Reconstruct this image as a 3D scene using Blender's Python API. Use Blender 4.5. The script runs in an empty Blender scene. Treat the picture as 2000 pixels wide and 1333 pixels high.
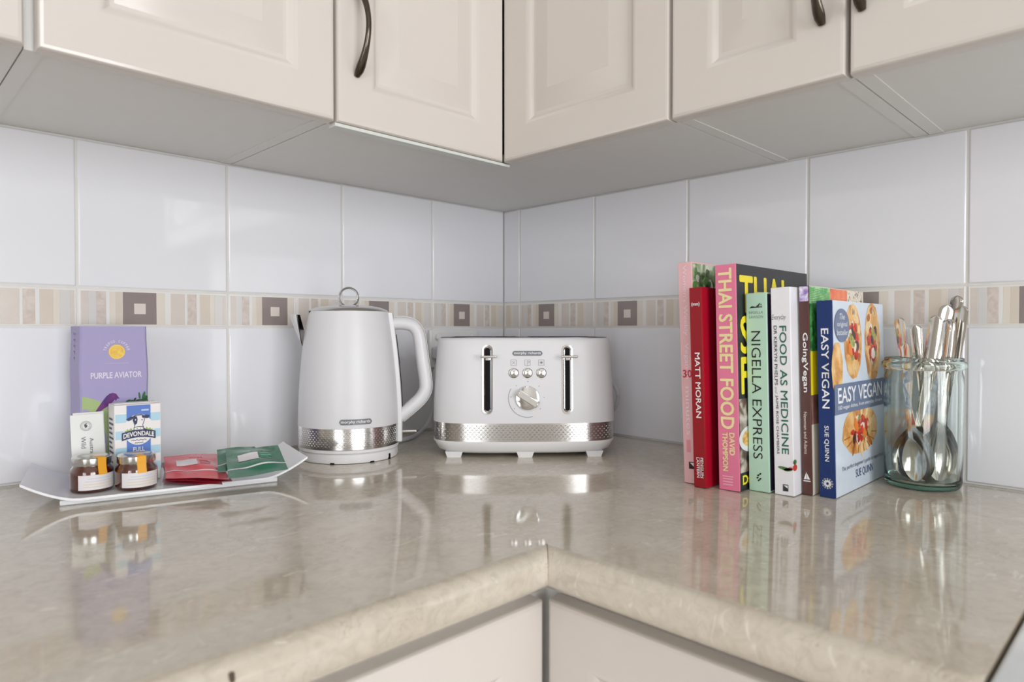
import bpy, bmesh, math, random
from mathutils import Vector, Matrix
random.seed(7)
PI = math.pi
R = math.radians
sc = bpy.context.scene
COL = sc.collection
ZC = 0.90            # height of the worktop's top face above the floor

# ------------------------------------------------------------------ camera, sky, light, exposure
def setup_view():
    f_px = 1307.4
    yaw, pitch, roll = 0.787932, -0.0161958, -0.00029
    f = Vector((math.cos(yaw)*math.cos(pitch), math.sin(yaw)*math.cos(pitch), math.sin(pitch)))
    r = Vector((math.sin(yaw), -math.cos(yaw), 0)); u = r.cross(f)
    c, s = math.cos(roll), math.sin(roll)
    r, u = c*r + s*u, -s*r + c*u
    cam = bpy.data.cameras.new('camera'); co = bpy.data.objects.new('camera', cam); COL.objects.link(co)
    cam.sensor_width = 36.0; cam.lens = f_px/2000*36.0
    m = Matrix(((r.x, u.x, -f.x, -1.015464), (r.y, u.y, -f.y, -1.046351), (r.z, u.z, -f.z, ZC+0.196671), (0, 0, 0, 1)))
    co.matrix_world = m
    cam.clip_start = 0.02
    cam.dof.use_dof = True; cam.dof.focus_distance = 0.98; cam.dof.aperture_fstop = 6.0
    sc.camera = co
setup_view()
sc.view_settings.view_transform = 'Standard'; sc.view_settings.look = 'None'
sc.view_settings.gamma = 1.0; sc.view_settings.use_curve_mapping = False
sc.view_settings.exposure = -0.60
w = bpy.data.worlds.new('sky'); sc.world = w; w.use_nodes = True
w.node_tree.nodes['Background'].inputs[0].default_value = (0.80, 0.90, 1.0, 1)
w.node_tree.nodes['Background'].inputs[1].default_value = 1.5

def window_light(name, loc, rot, sx, sy, power, col):
    l = bpy.data.lights.new(name, 'AREA'); l.shape = 'RECTANGLE'; l.size = sx; l.size_y = sy
    l.energy = power; l.color = col; l.spread = R(150)
    o = bpy.data.objects.new(name, l); o.location = loc; o.rotation_euler = rot; COL.objects.link(o)
    return o
# daylight through the window behind the camera, plus an added fill window
RX0, RY0, RZ1 = -3.6, -3.5, 2.5
WIN_A = (-2.00, -0.42, 0.55, 2.12)     # x0, x1, z0, z1 in the wall y = RY0
WIN_FILL = (-3.30, -1.75, 0.35, 2.15)     # added fill window: y0, y1, z0, z1 in the wall x = RX0
window_light('daylight_and_fill', ((WIN_A[0]+WIN_A[1])/2, RY0-0.10, (WIN_A[2]+WIN_A[3])/2), (R(90), 0, 0), WIN_A[1]-WIN_A[0], WIN_A[3]-WIN_A[2], 76, (0.965, 0.98, 1.0))
window_light('daylight_and_fill', (RX0-0.10, (WIN_FILL[0]+WIN_FILL[1])/2, (WIN_FILL[2]+WIN_FILL[3])/2), (R(90), 0, R(-90)), WIN_FILL[1]-WIN_FILL[0], WIN_FILL[3]-WIN_FILL[2], 55, (0.965, 0.98, 1.0))  # added fill light that brightens the right wall

# ------------------------------------------------------------------ materials
def srgb(c):
    return tuple(((x/255)/12.92 if x/255 <= 0.04045 else ((x/255+0.055)/1.055)**2.4) for x in c)
MATS = {}
def mat(name, rgb, rough=0.5, metal=0.0, spec=0.5, coat=0.0, vary=0.03, scale=40.0, bump=0.0, bscale=200.0):
    if name in MATS: return MATS[name]
    m = bpy.data.materials.new(name); m.use_nodes = True; nt = m.node_tree; b = nt.nodes['Principled BSDF']
    c = srgb(rgb)
    tc = nt.nodes.new('ShaderNodeTexCoord')
    if vary > 0:
        n = nt.nodes.new('ShaderNodeTexNoise'); n.inputs['Scale'].default_value = scale; n.inputs['Detail'].default_value = 3
        nt.links.new(tc.outputs['Object'], n.inputs['Vector'])
        mr = nt.nodes.new('ShaderNodeMapRange'); mr.inputs[1].default_value = 0.3; mr.inputs[2].default_value = 0.7
        mr.inputs[3].default_value = 1-vary; mr.inputs[4].default_value = 1+vary
        nt.links.new(n.outputs['Fac'], mr.inputs[0])
        h = nt.nodes.new('ShaderNodeHueSaturation'); h.inputs['Color'].default_value = (*c, 1)
        nt.links.new(mr.outputs[0], h.inputs['Value']); nt.links.new(h.outputs[0], b.inputs['Base Color'])
    else:
        b.inputs['Base Color'].default_value = (*c, 1)
    b.inputs['Roughness'].default_value = rough; b.inputs['Metallic'].default_value = metal
    b.inputs['Specular IOR Level'].default_value = spec
    b.inputs['Coat Weight'].default_value = coat; b.inputs['Coat Roughness'].default_value = 0.04
    if bump > 0:
        n2 = nt.nodes.new('ShaderNodeTexNoise'); n2.inputs['Scale'].default_value = bscale
        nt.links.new(tc.outputs['Object'], n2.inputs['Vector'])
        bp = nt.nodes.new('ShaderNodeBump'); bp.inputs['Strength'].default_value = bump; bp.inputs['Distance'].default_value = 0.001
        nt.links.new(n2.outputs['Fac'], bp.inputs['Height']); nt.links.new(bp.outputs[0], b.inputs['Normal'])
    MATS[name] = m
    return m

def stone_mat():
    m = bpy.data.materials.new('beige_stone'); m.use_nodes = True; nt = m.node_tree; b = nt.nodes['Principled BSDF']
    L = nt.links.new
    tc = nt.nodes.new('ShaderNodeTexCoord')
    def noise(scale, detail, rough=0.6, dist=0.0):
        n = nt.nodes.new('ShaderNodeTexNoise'); n.inputs['Scale'].default_value = scale; n.inputs['Detail'].default_value = detail
        n.inputs['Roughness'].default_value = rough; n.inputs['Distortion'].default_value = dist
        L(tc.outputs['Object'], n.inputs['Vector']); return n
    def ramp(src, stops):
        r = nt.nodes.new('ShaderNodeValToRGB'); e = r.color_ramp.elements
        while len(e) < len(stops): e.new(0.5)
        for k, (p, c) in enumerate(stops): e[k].position = p; e[k].color = (*c, 1)
        L(src, r.inputs[0]); return r
    def mix(fac, a, bb, mode='MIX'):
        x = nt.nodes.new('ShaderNodeMix'); x.data_type = 'RGBA'; x.blend_type = mode
        if isinstance(fac, float): x.inputs[0].default_value = fac
        else: L(fac, x.inputs[0])
        for s, v in ((6, a), (7, bb)):
            if isinstance(v, tuple): x.inputs[s].default_value = (*v, 1)
            else: L(v, x.inputs[s])
        return x.outputs[2]
    base = ramp(noise(9, 6, 0.62, 0.6).outputs['Fac'], [(0.30, srgb((193, 183, 166))), (0.5, srgb((203, 193, 177))), (0.72, srgb((213, 204, 190)))])
    fine = ramp(noise(70, 6, 0.7, 1.2).outputs['Fac'], [(0.34, (0.84, 0.83, 0.81)), (0.52, (1, 1, 1)), (0.70, (1.10, 1.10, 1.09))])
    c1 = mix(0.8, base.outputs[0], fine.outputs[0], 'MULTIPLY')
    mp = nt.nodes.new('ShaderNodeMapping'); mp.inputs['Rotation'].default_value = (0, 0, 0.6); mp.inputs['Scale'].default_value = (1, 2.4, 1)
    L(tc.outputs['Object'], mp.inputs[0])
    nf = nt.nodes.new('ShaderNodeTexNoise'); nf.inputs['Scale'].default_value = 34; nf.inputs['Detail'].default_value = 4; nf.inputs['Distortion'].default_value = 1.6
    L(mp.outputs[0], nf.inputs['Vector'])
    flk = ramp(nf.outputs['Fac'], [(0.0, (0, 0, 0)), (0.63, (0, 0, 0)), (0.72, (0.75, 0.75, 0.75))])
    c2 = mix(flk.outputs[0], c1, srgb((228, 221, 208)))
    v = nt.nodes.new('ShaderNodeTexVoronoi'); v.feature = 'DISTANCE_TO_EDGE'; v.inputs['Scale'].default_value = 13
    dn = noise(16, 4); dm = nt.nodes.new('ShaderNodeVectorMath'); dm.operation = 'MULTIPLY_ADD'
    L(dn.outputs['Color'], dm.inputs[0]); dm.inputs[1].default_value = (0.22, 0.22, 0.22); L(tc.outputs['Object'], dm.inputs[2]); L(dm.outputs[0], v.inputs['Vector'])
    vr = ramp(v.outputs['Distance'], [(0.0, (0.4, 0.4, 0.4)), (0.012, (0, 0, 0))])
    gate = ramp(noise(7, 2).outputs['Fac'], [(0.5, (0, 0, 0)), (0.6, (1, 1, 1))])
    vm = mix(1.0, vr.outputs[0], gate.outputs[0], 'MULTIPLY')
    c3 = mix(vm, c2, srgb((140, 124, 102)))
    L(c3, b.inputs['Base Color'])
    b.inputs['Roughness'].default_value = 0.065
    b.inputs['Specular IOR Level'].default_value = 0.95
    return m

def dot_mat(name, kind, pu, pz, rad=0.28, zlo=None, zhi=None):
    """brushed steel with a staggered grid of punched dimples; kind 'round' wraps about the object's z axis, 'flat' runs along x"""
    m = bpy.data.materials.new(name); m.use_nodes = True; nt = m.node_tree; b = nt.nodes['Principled BSDF']; L = nt.links.new
    tc = nt.nodes.new('ShaderNodeTexCoord'); sp = nt.nodes.new('ShaderNodeSeparateXYZ'); L(tc.outputs['Object'], sp.inputs[0])
    def mth(op, a, bb=None):
        n = nt.nodes.new('ShaderNodeMath'); n.operation = op
        for k, v in enumerate((a, bb)):
            if v is None: continue
            if isinstance(v, (int, float)): n.inputs[k].default_value = v
            else: L(v, n.inputs[k])
        return n.outputs[0]
    if kind == 'round':
        u = mth('MULTIPLY', mth('ARCTAN2', sp.outputs[1], sp.outputs[0]), 0.0765/pu)
    else:
        u = mth('DIVIDE', sp.outputs[0], pu)
    v = mth('DIVIDE', sp.outputs[2], pz)
    a = mth('SUBTRACT', mth('FRACT', mth('ADD', mth('MULTIPLY', u, 0.5), mth('MULTIPLY', v, 0.5))), 0.5)
    c = mth('SUBTRACT', mth('FRACT', mth('SUBTRACT', mth('MULTIPLY', u, 0.5), mth('MULTIPLY', v, 0.5))), 0.5)
    d = mth('SQRT', mth('ADD', mth('MULTIPLY', a, a), mth('MULTIPLY', c, c)))
    mr = nt.nodes.new('ShaderNodeMapRange'); mr.inputs[1].default_value = rad*0.6; mr.inputs[2].default_value = rad*1.1
    mr.inputs[3].default_value = 1; mr.inputs[4].default_value = 0; mr.clamp = True
    L(d, mr.inputs[0]); dot = mr.outputs[0]
    if zlo is not None:
        inside = mth('MULTIPLY', mth('GREATER_THAN', sp.outputs[2], zlo), mth('LESS_THAN', sp.outputs[2], zhi))
        dot = mth('MULTIPLY', dot, inside)
    mx = nt.nodes.new('ShaderNodeMix'); mx.data_type = 'RGBA'; L(dot, mx.inputs[0])
    mx.inputs[6].default_value = (0.55, 0.53, 0.51, 1); mx.inputs[7].default_value = (0.86, 0.85, 0.84, 1)
    L(mx.outputs[2], b.inputs['Base Color'])
    bp = nt.nodes.new('ShaderNodeBump'); bp.inputs['Strength'].default_value = 0.9; bp.inputs['Distance'].default_value = 0.0012; bp.invert = True
    L(dot, bp.inputs['Height']); L(bp.outputs[0], b.inputs['Normal'])
    b.inputs['Metallic'].default_value = 1.0; b.inputs['Roughness'].default_value = 0.2
    return m

def mottled(name, c1, c2, scale, rough=0.35, c3=None):
    if name in MATS: return MATS[name]
    m = bpy.data.materials.new(name); m.use_nodes = True; nt = m.node_tree; b = nt.nodes['Principled BSDF']; L = nt.links.new
    tc = nt.nodes.new('ShaderNodeTexCoord'); n = nt.nodes.new('ShaderNodeTexNoise'); n.inputs['Scale'].default_value = scale; n.inputs['Detail'].default_value = 4
    n.inputs['Distortion'].default_value = 0.8
    L(tc.outputs['Object'], n.inputs['Vector'])
    r = nt.nodes.new('ShaderNodeValToRGB'); e = r.color_ramp.elements
    e[0].position = 0.36; e[0].color = (*srgb(c1), 1); e[1].position = 0.64; e[1].color = (*srgb(c2), 1)
    if c3: x = e.new(0.5); x.color = (*srgb(c3), 1)
    L(n.outputs['Fac'], r.inputs[0]); L(r.outputs[0], b.inputs['Base Color']); b.inputs['Roughness'].default_value = rough
    MATS[name] = m; return m

def glass_mat(name, col, absorb=None, dens=0.0, rough=0.0):
    m = bpy.data.materials.new(name); m.use_nodes = True; nt = m.node_tree
    for n in list(nt.nodes):
        if n.type != 'OUTPUT_MATERIAL': nt.nodes.remove(n)
    out = [n for n in nt.nodes if n.type == 'OUTPUT_MATERIAL'][0]
    g = nt.nodes.new('ShaderNodeBsdfGlass'); g.inputs['Color'].default_value = (*col, 1); g.inputs['IOR'].default_value = 1.48; g.inputs['Roughness'].default_value = rough
    nt.links.new(g.outputs[0], out.inputs['Surface'])
    if absorb:
        v = nt.nodes.new('ShaderNodeVolumeAbsorption'); v.inputs['Color'].default_value = (*absorb, 1); v.inputs['Density'].default_value = dens
        nt.links.new(v.outputs[0], out.inputs['Volume'])
    return m
def pane_mat():
    m = bpy.data.materials.new('window_glass'); m.use_nodes = True; nt = m.node_tree
    for n in list(nt.nodes):
        if n.type != 'OUTPUT_MATERIAL': nt.nodes.remove(n)
    out = [n for n in nt.nodes if n.type == 'OUTPUT_MATERIAL'][0]
    t = nt.nodes.new('ShaderNodeBsdfTransparent'); g = nt.nodes.new('ShaderNodeBsdfGlossy'); g.inputs['Roughness'].default_value = 0.02
    x = nt.nodes.new('ShaderNodeMixShader'); x.inputs[0].default_value = 0.06
    nt.links.new(t.outputs[0], x.inputs[1]); nt.links.new(g.outputs[0], x.inputs[2]); nt.links.new(x.outputs[0], out.inputs['Surface'])
    return m

M_TILE = mat('white_glazed_tile', (233, 233, 237), 0.06, vary=0.008, scale=3, spec=0.6)
M_GROUT = mat('pale_grout', (222, 219, 214), 0.7)
M_WALL = mat('white_wall_paint', (236, 234, 230), 0.6, vary=0.01)
M_CEIL = mat('white_ceiling_paint', (240, 239, 236), 0.7, vary=0.01)
M_FLOOR = mottled('pale_timber_floor', (190, 180, 168), (206, 197, 186), 6, 0.35)
M_STONE = stone_mat()
M_CREAM = mat('cream_vinyl_wrap', (214, 206, 199), 0.2, vary=0.006, scale=4, spec=0.5)
M_CARC = mat('white_melamine', (226, 224, 220), 0.42, vary=0.008)
M_EDGE = mat('white_edge_strip', (214, 217, 211), 0.35, vary=0.01)
M_GAP = mat('dark_shadow_gap', (24, 20, 16), 0.8)
M_PEWTER = mat('dark_pewter', (92, 84, 76), 0.2, metal=1.0, vary=0.05)
M_WHITE = mat('white_satin_plastic', (234, 233, 233), 0.28, vary=0.006)
M_ENAMEL = mat('white_appliance_enamel', (220, 219, 221), 0.36, vary=0.004, spec=0.5)
M_CHROME = mat('polished_chrome', (226, 226, 226), 0.07, metal=1.0, vary=0.0)
M_STEEL = mat('brushed_steel', (204, 202, 198), 0.2, metal=1.0, vary=0.03)
M_CUTL = mat('stainless_cutlery', (206, 203, 198), 0.12, metal=1.0, vary=0.03)
M_BLACK = mat('black_plastic', (8, 8, 9), 0.7, spec=0.2)
M_BADGE = mat('grey_badge', (112, 114, 120), 0.35, vary=0.0)
M_PRINTW = mat('white_print', (240, 240, 240), 0.5, vary=0.0)
M_PRINTG = mat('grey_print', (150, 150, 152), 0.5, vary=0.0)
M_PORC = mat('white_porcelain', (238, 238, 240), 0.1, vary=0.005)
M_CORD = mat('pale_grey_cord', (206, 206, 210), 0.4)
M_PAPER = mat('book_pages', (236, 230, 216), 0.8, vary=0.04)
M_OUTLET = mat('white_outlet_plastic', (234, 234, 232), 0.3, vary=0.005)

# ------------------------------------------------------------------ mesh builder
class MB:
    def __init__(s): s.v = []; s.f = []; s.mi = []; s.sm = []; s.mats = []
    def slot(s, m):
        if m not in s.mats: s.mats.append(m)
        return s.mats.index(m)
    def add(s, vs, fs, m, smooth=False, T=None):
        o = len(s.v); k = s.slot(m)
        for p in vs:
            p = Vector(p)
            if T is not None: p = T @ p
            s.v.append(p)
        for f in fs: s.f.append([o+i for i in f]); s.mi.append(k); s.sm.append(smooth)
    def box(s, x0, x1, y0, y1, z0, z1, m, bev=0.0, seg=2, T=None, smooth=None):
        if bev <= 0:
            vs = [(x0, y0, z0), (x1, y0, z0), (x1, y1, z0), (x0, y1, z0), (x0, y0, z1), (x1, y0, z1), (x1, y1, z1), (x0, y1, z1)]
            s.add(vs, [(3, 2, 1, 0), (4, 5, 6, 7), (0, 1, 5, 4), (1, 2, 6, 5), (2, 3, 7, 6), (3, 0, 4, 7)], m, False, T); return
        b = bmesh.new(); bmesh.ops.create_cube(b, size=1)
        bmesh.ops.scale(b, vec=(x1-x0, y1-y0, z1-z0), verts=b.verts); bmesh.ops.translate(b, vec=((x0+x1)/2, (y0+y1)/2, (z0+z1)/2), verts=b.verts)
        bmesh.ops.bevel(b, geom=list(b.edges), offset=bev, segments=seg, profile=0.5, affect='EDGES')
        b.normal_update(); b.verts.index_update()
        vs = [v.co.copy() for v in b.verts]; flat = []; rnd = []
        for f in b.faces: (flat if max(abs(c) for c in f.normal) > 0.9995 else rnd).append([v.index for v in f.verts])
        o = len(s.v); s.add(vs, flat, m, False, T)
        k = s.slot(m)
        for f in rnd: s.f.append([o+i for i in f]); s.mi.append(k); s.sm.append(True)
        b.free()
    def bm(s, b, m, smooth=False, T=None):
        b.verts.index_update()
        s.add([v.co.copy() for v in b.verts], [[v.index for v in f.verts] for f in b.faces], m, smooth, T)
    def loft(s, rings, m, smooth=True, closed=True, cap0=True, cap1=True, T=None):
        n = len(rings[0]); vs = [p for r in rings for p in r]; fs = []
        for a in range(len(rings)-1):
            for k in range(n if closed else n-1):
                k2 = (k+1) % n
                fs.append((a*n+k, a*n+k2, (a+1)*n+k2, (a+1)*n+k))
        s.add(vs, fs, m, smooth, T)
        if cap0: s.add(rings[0], [list(range(n))[::-1]], m, False, T)
        if cap1: s.add(rings[-1], [list(range(n))], m, False, T)
    def lathe(s, prof, m, n=48, smooth=True, cap0=True, cap1=True, c=(0, 0), T=None):
        rings = [[(c[0]+r*math.cos(2*PI*k/n), c[1]+r*math.sin(2*PI*k/n), z) for k in range(n)] for r, z in prof]
        s.loft(rings, m, smooth, True, cap0, cap1, T)
    def tube(s, pts, rad, m, n=10, T=None, up=(0, 0, 1), ab=None, caps=True):
        pts = [Vector(p) for p in pts]; N = len(pts)
        rs = rad if isinstance(rad, (list, tuple)) else [rad]*N
        rings = []; ref = Vector(up)
        for i, p in enumerate(pts):
            t = (pts[min(i+1, N-1)]-pts[max(i-1, 0)]).normalized()
            a = t.cross(ref)
            if a.length < 1e-4: a = t.cross(Vector((1, 0, 0.1)))
            a.normalize(); b = a.cross(t).normalized()
            ka, kb = (1, 1) if ab is None else (ab[i] if isinstance(ab, list) else ab)
            rings.append([p+a*(rs[i]*ka*math.cos(2*PI*k/n))+b*(rs[i]*kb*math.sin(2*PI*k/n)) for k in range(n)])
        s.loft(rings, m, True, True, caps, caps, T)
    def poly(s, pts, mp, m, off=0.0003):
        s.add([mp(u, v, off) for u, v in pts], [list(range(len(pts)))], m)
    def rect(s, u0, v0, u1, v1, mp, m, off=0.0003, nu=1):
        for k in range(nu):
            a, b = u0+(u1-u0)*k/nu, u0+(u1-u0)*(k+1)/nu
            s.poly([(a, v0), (b, v0), (b, v1), (a, v1)], mp, m, off)
    def disc(s, u, v, ru, rv, mp, m, off=0.0003, n=28, jit=0.0, rot=0.0, r_in=0.0):
        pts = []
        for k in range(n):
            a = 2*PI*k/n; j = 1+random.uniform(-jit, jit); x, y = ru*j*math.cos(a), rv*j*math.sin(a)
            pts.append((u+x*math.cos(rot)-y*math.sin(rot), v+x*math.sin(rot)+y*math.cos(rot)))
        if r_in > 0:
            q = [(u+(a-u)*r_in, v+(b-v)*r_in) for a, b in pts]
            for k in range(n):
                k2 = (k+1) % n; s.poly([q[k], pts[k], pts[k2], q[k2]], mp, m, off)
        else: s.poly(pts, mp, m, off)
    def stroke(s, pts, wd, mp, m, off=0.0003):
        for (a, b) in zip(pts[:-1], pts[1:]):
            d = Vector((b[0]-a[0], b[1]-a[1]))
            if d.length < 1e-9: continue
            d.normalize(); nx, ny = -d.y*wd/2, d.x*wd/2
            s.poly([(a[0]-nx, a[1]-ny), (b[0]-nx, b[1]-ny), (b[0]+nx, b[1]+ny), (a[0]+nx, a[1]+ny)], mp, m, off)
    def text(s, string, u0, v0, u1, v1, mp, m, off=0.0004, bold=0.0, shear=0.0):
        vs, fs = text_geo(string, min(bold, 0.0), shear)
        xs = [p[0] for p in vs]; ys = [p[1] for p in vs]
        x0, x1, y0, y1 = min(xs), max(xs), min(ys), max(ys)
        d = max(0.0, bold)*1.0; k = (v1-v0)/max(1e-6, y1-y0)
        sh = [(0, 0)] if d == 0 else [(d*math.cos(R(45*q)), d*math.sin(R(45*q))) for q in range(8)]
        for i, (du, dv) in enumerate(sh):
            s.add([mp(u0+(p[0]-x0)/(x1-x0)*(u1-u0)+du*k, v0+(p[1]-y0)/max(1e-6, y1-y0)*(v1-v0)+dv*k, off+0.000006*i) for p in vs], fs, m)
    def build(s, name, parent=None, sharp=0.6, T=None):
        me = bpy.data.meshes.new(name)
        vs = [T @ p for p in s.v] if T is not None else s.v
        me.from_pydata([tuple(p) for p in vs], [], s.f)
        for m in s.mats: me.materials.append(m)
        me.polygons.foreach_set('material_index', s.mi); me.polygons.foreach_set('use_smooth', s.sm)
        me.update()
        if any(s.sm):
            try: me.set_sharp_from_angle(angle=sharp)
            except Exception: pass
            me.polygons.foreach_set('use_smooth', s.sm); me.update()
        o = bpy.data.objects.new(name, me); COL.objects.link(o)
        if parent is not None: o.parent = parent
        return o
_TC = {}
def text_geo(string, bold, shear):
    key = (string, bold, shear)
    if key in _TC: return _TC[key]
    cu = bpy.data.curves.new('lettering', 'FONT'); cu.body = string; cu.resolution_u = 3; cu.offset = bold; cu.shear = shear
    o = bpy.data.objects.new('lettering', cu); COL.objects.link(o)
    dg = bpy.context.evaluated_depsgraph_get(); ev = o.evaluated_get(dg); me = ev.to_mesh()
    vs = [tuple(v.co) for v in me.vertices]; fs = [list(p.vertices) for p in me.polygons]
    ev.to_mesh_clear(); bpy.data.objects.remove(o); bpy.data.curves.remove(cu)
    _TC[key] = (vs, fs); return _TC[key]

def tag(o, label=None, cat=None, group=None, kind=None):
    if label: o['label'] = label
    if cat: o['category'] = cat
    if group: o['group'] = group
    if kind: o['kind'] = kind
    return o
def thing(name, label, cat, loc, rz=0.0, group=None, rot=None):
    o = bpy.data.objects.new(name, None); COL.objects.link(o); o.empty_display_size = 0.05
    o.location = loc; o.rotation_euler = rot if rot else (0, 0, rz)
    return tag(o, label, cat, group)
def smoothpath(pts, k=8):
    P = [Vector(p) for p in pts]; P = [2*P[0]-P[1]]+P+[2*P[-1]-P[-2]]; out = []
    for i in range(1, len(P)-2):
        for j in range(k):
            t = j/k; a, b, c, d = P[i-1:i+3]
            out.append(0.5*((2*b)+(-a+c)*t+(2*a-5*b+4*c-d)*t*t+(-a+3*b-3*c+d)*t**3))
    out.append(P[-2]); return out

# ------------------------------------------------------------------ setting: tiled walls
HC = 0.453
def band_colours():
    g = dict(w=mat('band_white', (232, 229, 226), 0.07, vary=0.01), b=mat('band_beige', (217, 207, 199), 0.1, vary=0.03),
             lg=mat('band_light_grey', (216, 213, 211), 0.08, vary=0.01), p=mottled('band_pink_beige', (204, 190, 182), (219, 208, 201), 90, 0.12),
             c=mat('band_cream', (226, 217, 206), 0.08, vary=0.02), t=mat('band_taupe', (146, 134, 131), 0.16, vary=0.03), y=mat('band_sand', (217, 206, 192), 0.08, vary=0.02),
             i=mat('band_inset', (224, 212, 204), 0.12, vary=0.02))
    return g
BC = band_colours()
BAND = [(0.002, .0005+.0035, 'w'), (.004, .0123, 'b'), (.0123, .022, 'lg'), (.022, .0336, 'p'), (.0336, .038, 'w'), (.038, .0454, 'c'), (.0454, .0543, 'y'),
        (.0543, .0975, 't'), (.0975, .109, 'c'), (.109, .117, 'w'), (.117, .1364, 'b'), (.1364, .140, 'w'), (.140, .153, 'p'), (.153, .158, 'w'),
        (.158, .1725, 'y'), (.1725, .180, 'c'), (.180, .192, 'lg'), (.192, .1965, 'b'), (.1965, .198, 'w')]
def tiled_wall(name, joints, mapf, flip):
    """joints: list of distances from the corner; mapf(t, d, z): t along the wall from the corner, d out of the wall"""
    b = MB()
    def bx(t0, t1, d0, d1, z0, z1, m, bev=0.0):
        q = MB(); q.box(t0, t1, d0, d1, z0, z1, m, bev, 3)
        vs = [mapf(p.x, p.y, p.z) for p in q.v]
        fs = q.f if flip else [f[::-1] for f in q.f]
        o = len(b.v); b.add(vs, fs, m, False)
        n0 = len(b.sm)-len(fs)
        for i, f in enumerate(q.sm): b.sm[n0+i] = f
    L = joints[-1]
    bx(-0.10 if flip else 0.0, L, -0.10, -0.0022, -ZC, RZ1-ZC, M_WALL)
    bx(0.0, L, -0.0022, -0.0012, 0.0, HC, M_GROUT)
    g = 0.0013
    js = [0.0]+joints
    for a, c in zip(js[:-1], js[1:]):
        t0, t1 = a+(g if a > 0 else 0.0005), c-g
        bx(t0, t1, -0.0070, 0.0, 0.0022, 0.2005, M_TILE, 0.0021)
        bx(t0, t1, -0.0070, 0.0, 0.2558, HC-0.0005, M_TILE, 0.0021)
        bx(t0, t1, -0.0022, -0.0006, 0.2030, 0.2530, BC['w'], 0.0008)
        for (u0, u1, k) in BAND:
            # the pattern reads left to right seen from the room
            if flip: p0, p1 = c-u1, c-u0          # left wall: t falls from left to right
            else: p0, p1 = c-0.2+u0, c-0.2+u1     # right wall: t grows from left to right
            q0, q1 = max(p0, t0+0.0005), min(p1, t1-0.0005)
            if q1-q0 < 0.001: continue
            bx(q0, q1, -0.0012, -0.0002, 0.2048, 0.2502, BC[k], 0.0003)
            if k == 't':
                mid = (p0+p1)/2
                bx(mid-0.0075, mid+0.0075, -0.0008, 0.0002, 0.2195, 0.2345, BC['i'], 0.0003)
    o = b.build(name); o.location = (0, 0, ZC)
    return tag(o, kind='structure')
tiled_wall('wall_left', [.195+.2*k for k in range(10)], lambda t, d, z: (-t, -d, z), True)
tiled_wall('wall_right', [.049+.2*k for k in range(9)], lambda t, d, z: (-d, -t, z), False)

def plain(name, *boxes, m=M_WALL, kind='structure'):
    b = MB()
    for q in boxes: b.box(*q, m)
    return tag(b.build(name), kind=kind)
# plain continuations of the two tiled walls, then the walls behind the camera with the window and the added one
plain('wall_left.001', (RX0-0.1, -1.995, 0.0022, 0.1, 0, RZ1))
plain('wall_right.001', (0.0022, 0.1, RY0-0.1, -1.649, 0, RZ1), m=mat('darkened_wall_paint', (120, 117, 112), 0.8))  # darkened out of view to dim its reflection in the left wall's tiles
M_WALL2 = mat('beige_wall_paint', (214, 208, 200), 0.7, vary=0.01)
def holed(name, axis, a0, a1, hole):
    h0, h1, z0, z1 = hole
    B = [(a0, h0, 0, RZ1), (h1, a1, 0, RZ1), (h0, h1, 0, z0), (h0, h1, z1, RZ1)]
    if axis == 'x': return plain(name, *[(p, q, RY0-0.1, RY0, c, d) for p, q, c, d in B], m=M_WALL2)
    return plain(name, *[(RX0-0.1, RX0, p, q, c, d) for p, q, c, d in B], m=M_WALL2)
holed('wall_back', 'x', RX0-0.1, 0.0, WIN_A)
holed('wall_side', 'y', RY0, 0.0, WIN_FILL)
plain('floor', (RX0-0.1, 0.1, RY0-0.1, 0.1, -0.1, 0.0), m=M_FLOOR)
plain('ceiling', (RX0-0.1, 0.1, RY0-0.1, 0.1, RZ1, RZ1+0.1), m=M_CEIL)
M_PANE = pane_mat(); M_FRAME = mat('white_window_frame', (236, 236, 234), 0.4)
def window(name, axis, hole, nm):
    h0, h1, z0, z1 = hole; t = 0.045
    fr = MB(); W = RY0 if axis == 'x' else RX0
    def bx(b, p, q, d0, d1, c, d, m):
        if axis == 'x': b.box(p, q, W+d0, W+d1, c, d, m)
        else: b.box(W+d0, W+d1, p, q, c, d, m)
    bx(fr, h0, h0+t, -0.08, 0.0, z0, z1, M_FRAME); bx(fr, h1-t, h1, -0.08, 0.0, z0, z1, M_FRAME)
    bx(fr, h0, h1, -0.08, 0.0, z0, z0+t, M_FRAME); bx(fr, h0, h1, -0.08, 0.0, z1-t, z1, M_FRAME)
    for k in range(1, nm):
        c = h0+(h1-h0)*k/nm; bx(fr, c-0.02, c+0.02, -0.07, -0.01, z0, z1, M_FRAME)
    o = tag(fr.build(name), kind='structure')
    for k in range(nm):
        p = MB(); a, c = h0+(h1-h0)*k/nm, h0+(h1-h0)*(k+1)/nm
        bx(p, a+0.02, c-0.02, -0.045, -0.041, z0+t, z1-t, M_PANE); p.build('window_pane', o)
window('window_1', 'x', WIN_A, 3)
window('fill_window', 'y', WIN_FILL, 2)  # unseen window, added only to carry the fill light

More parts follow.
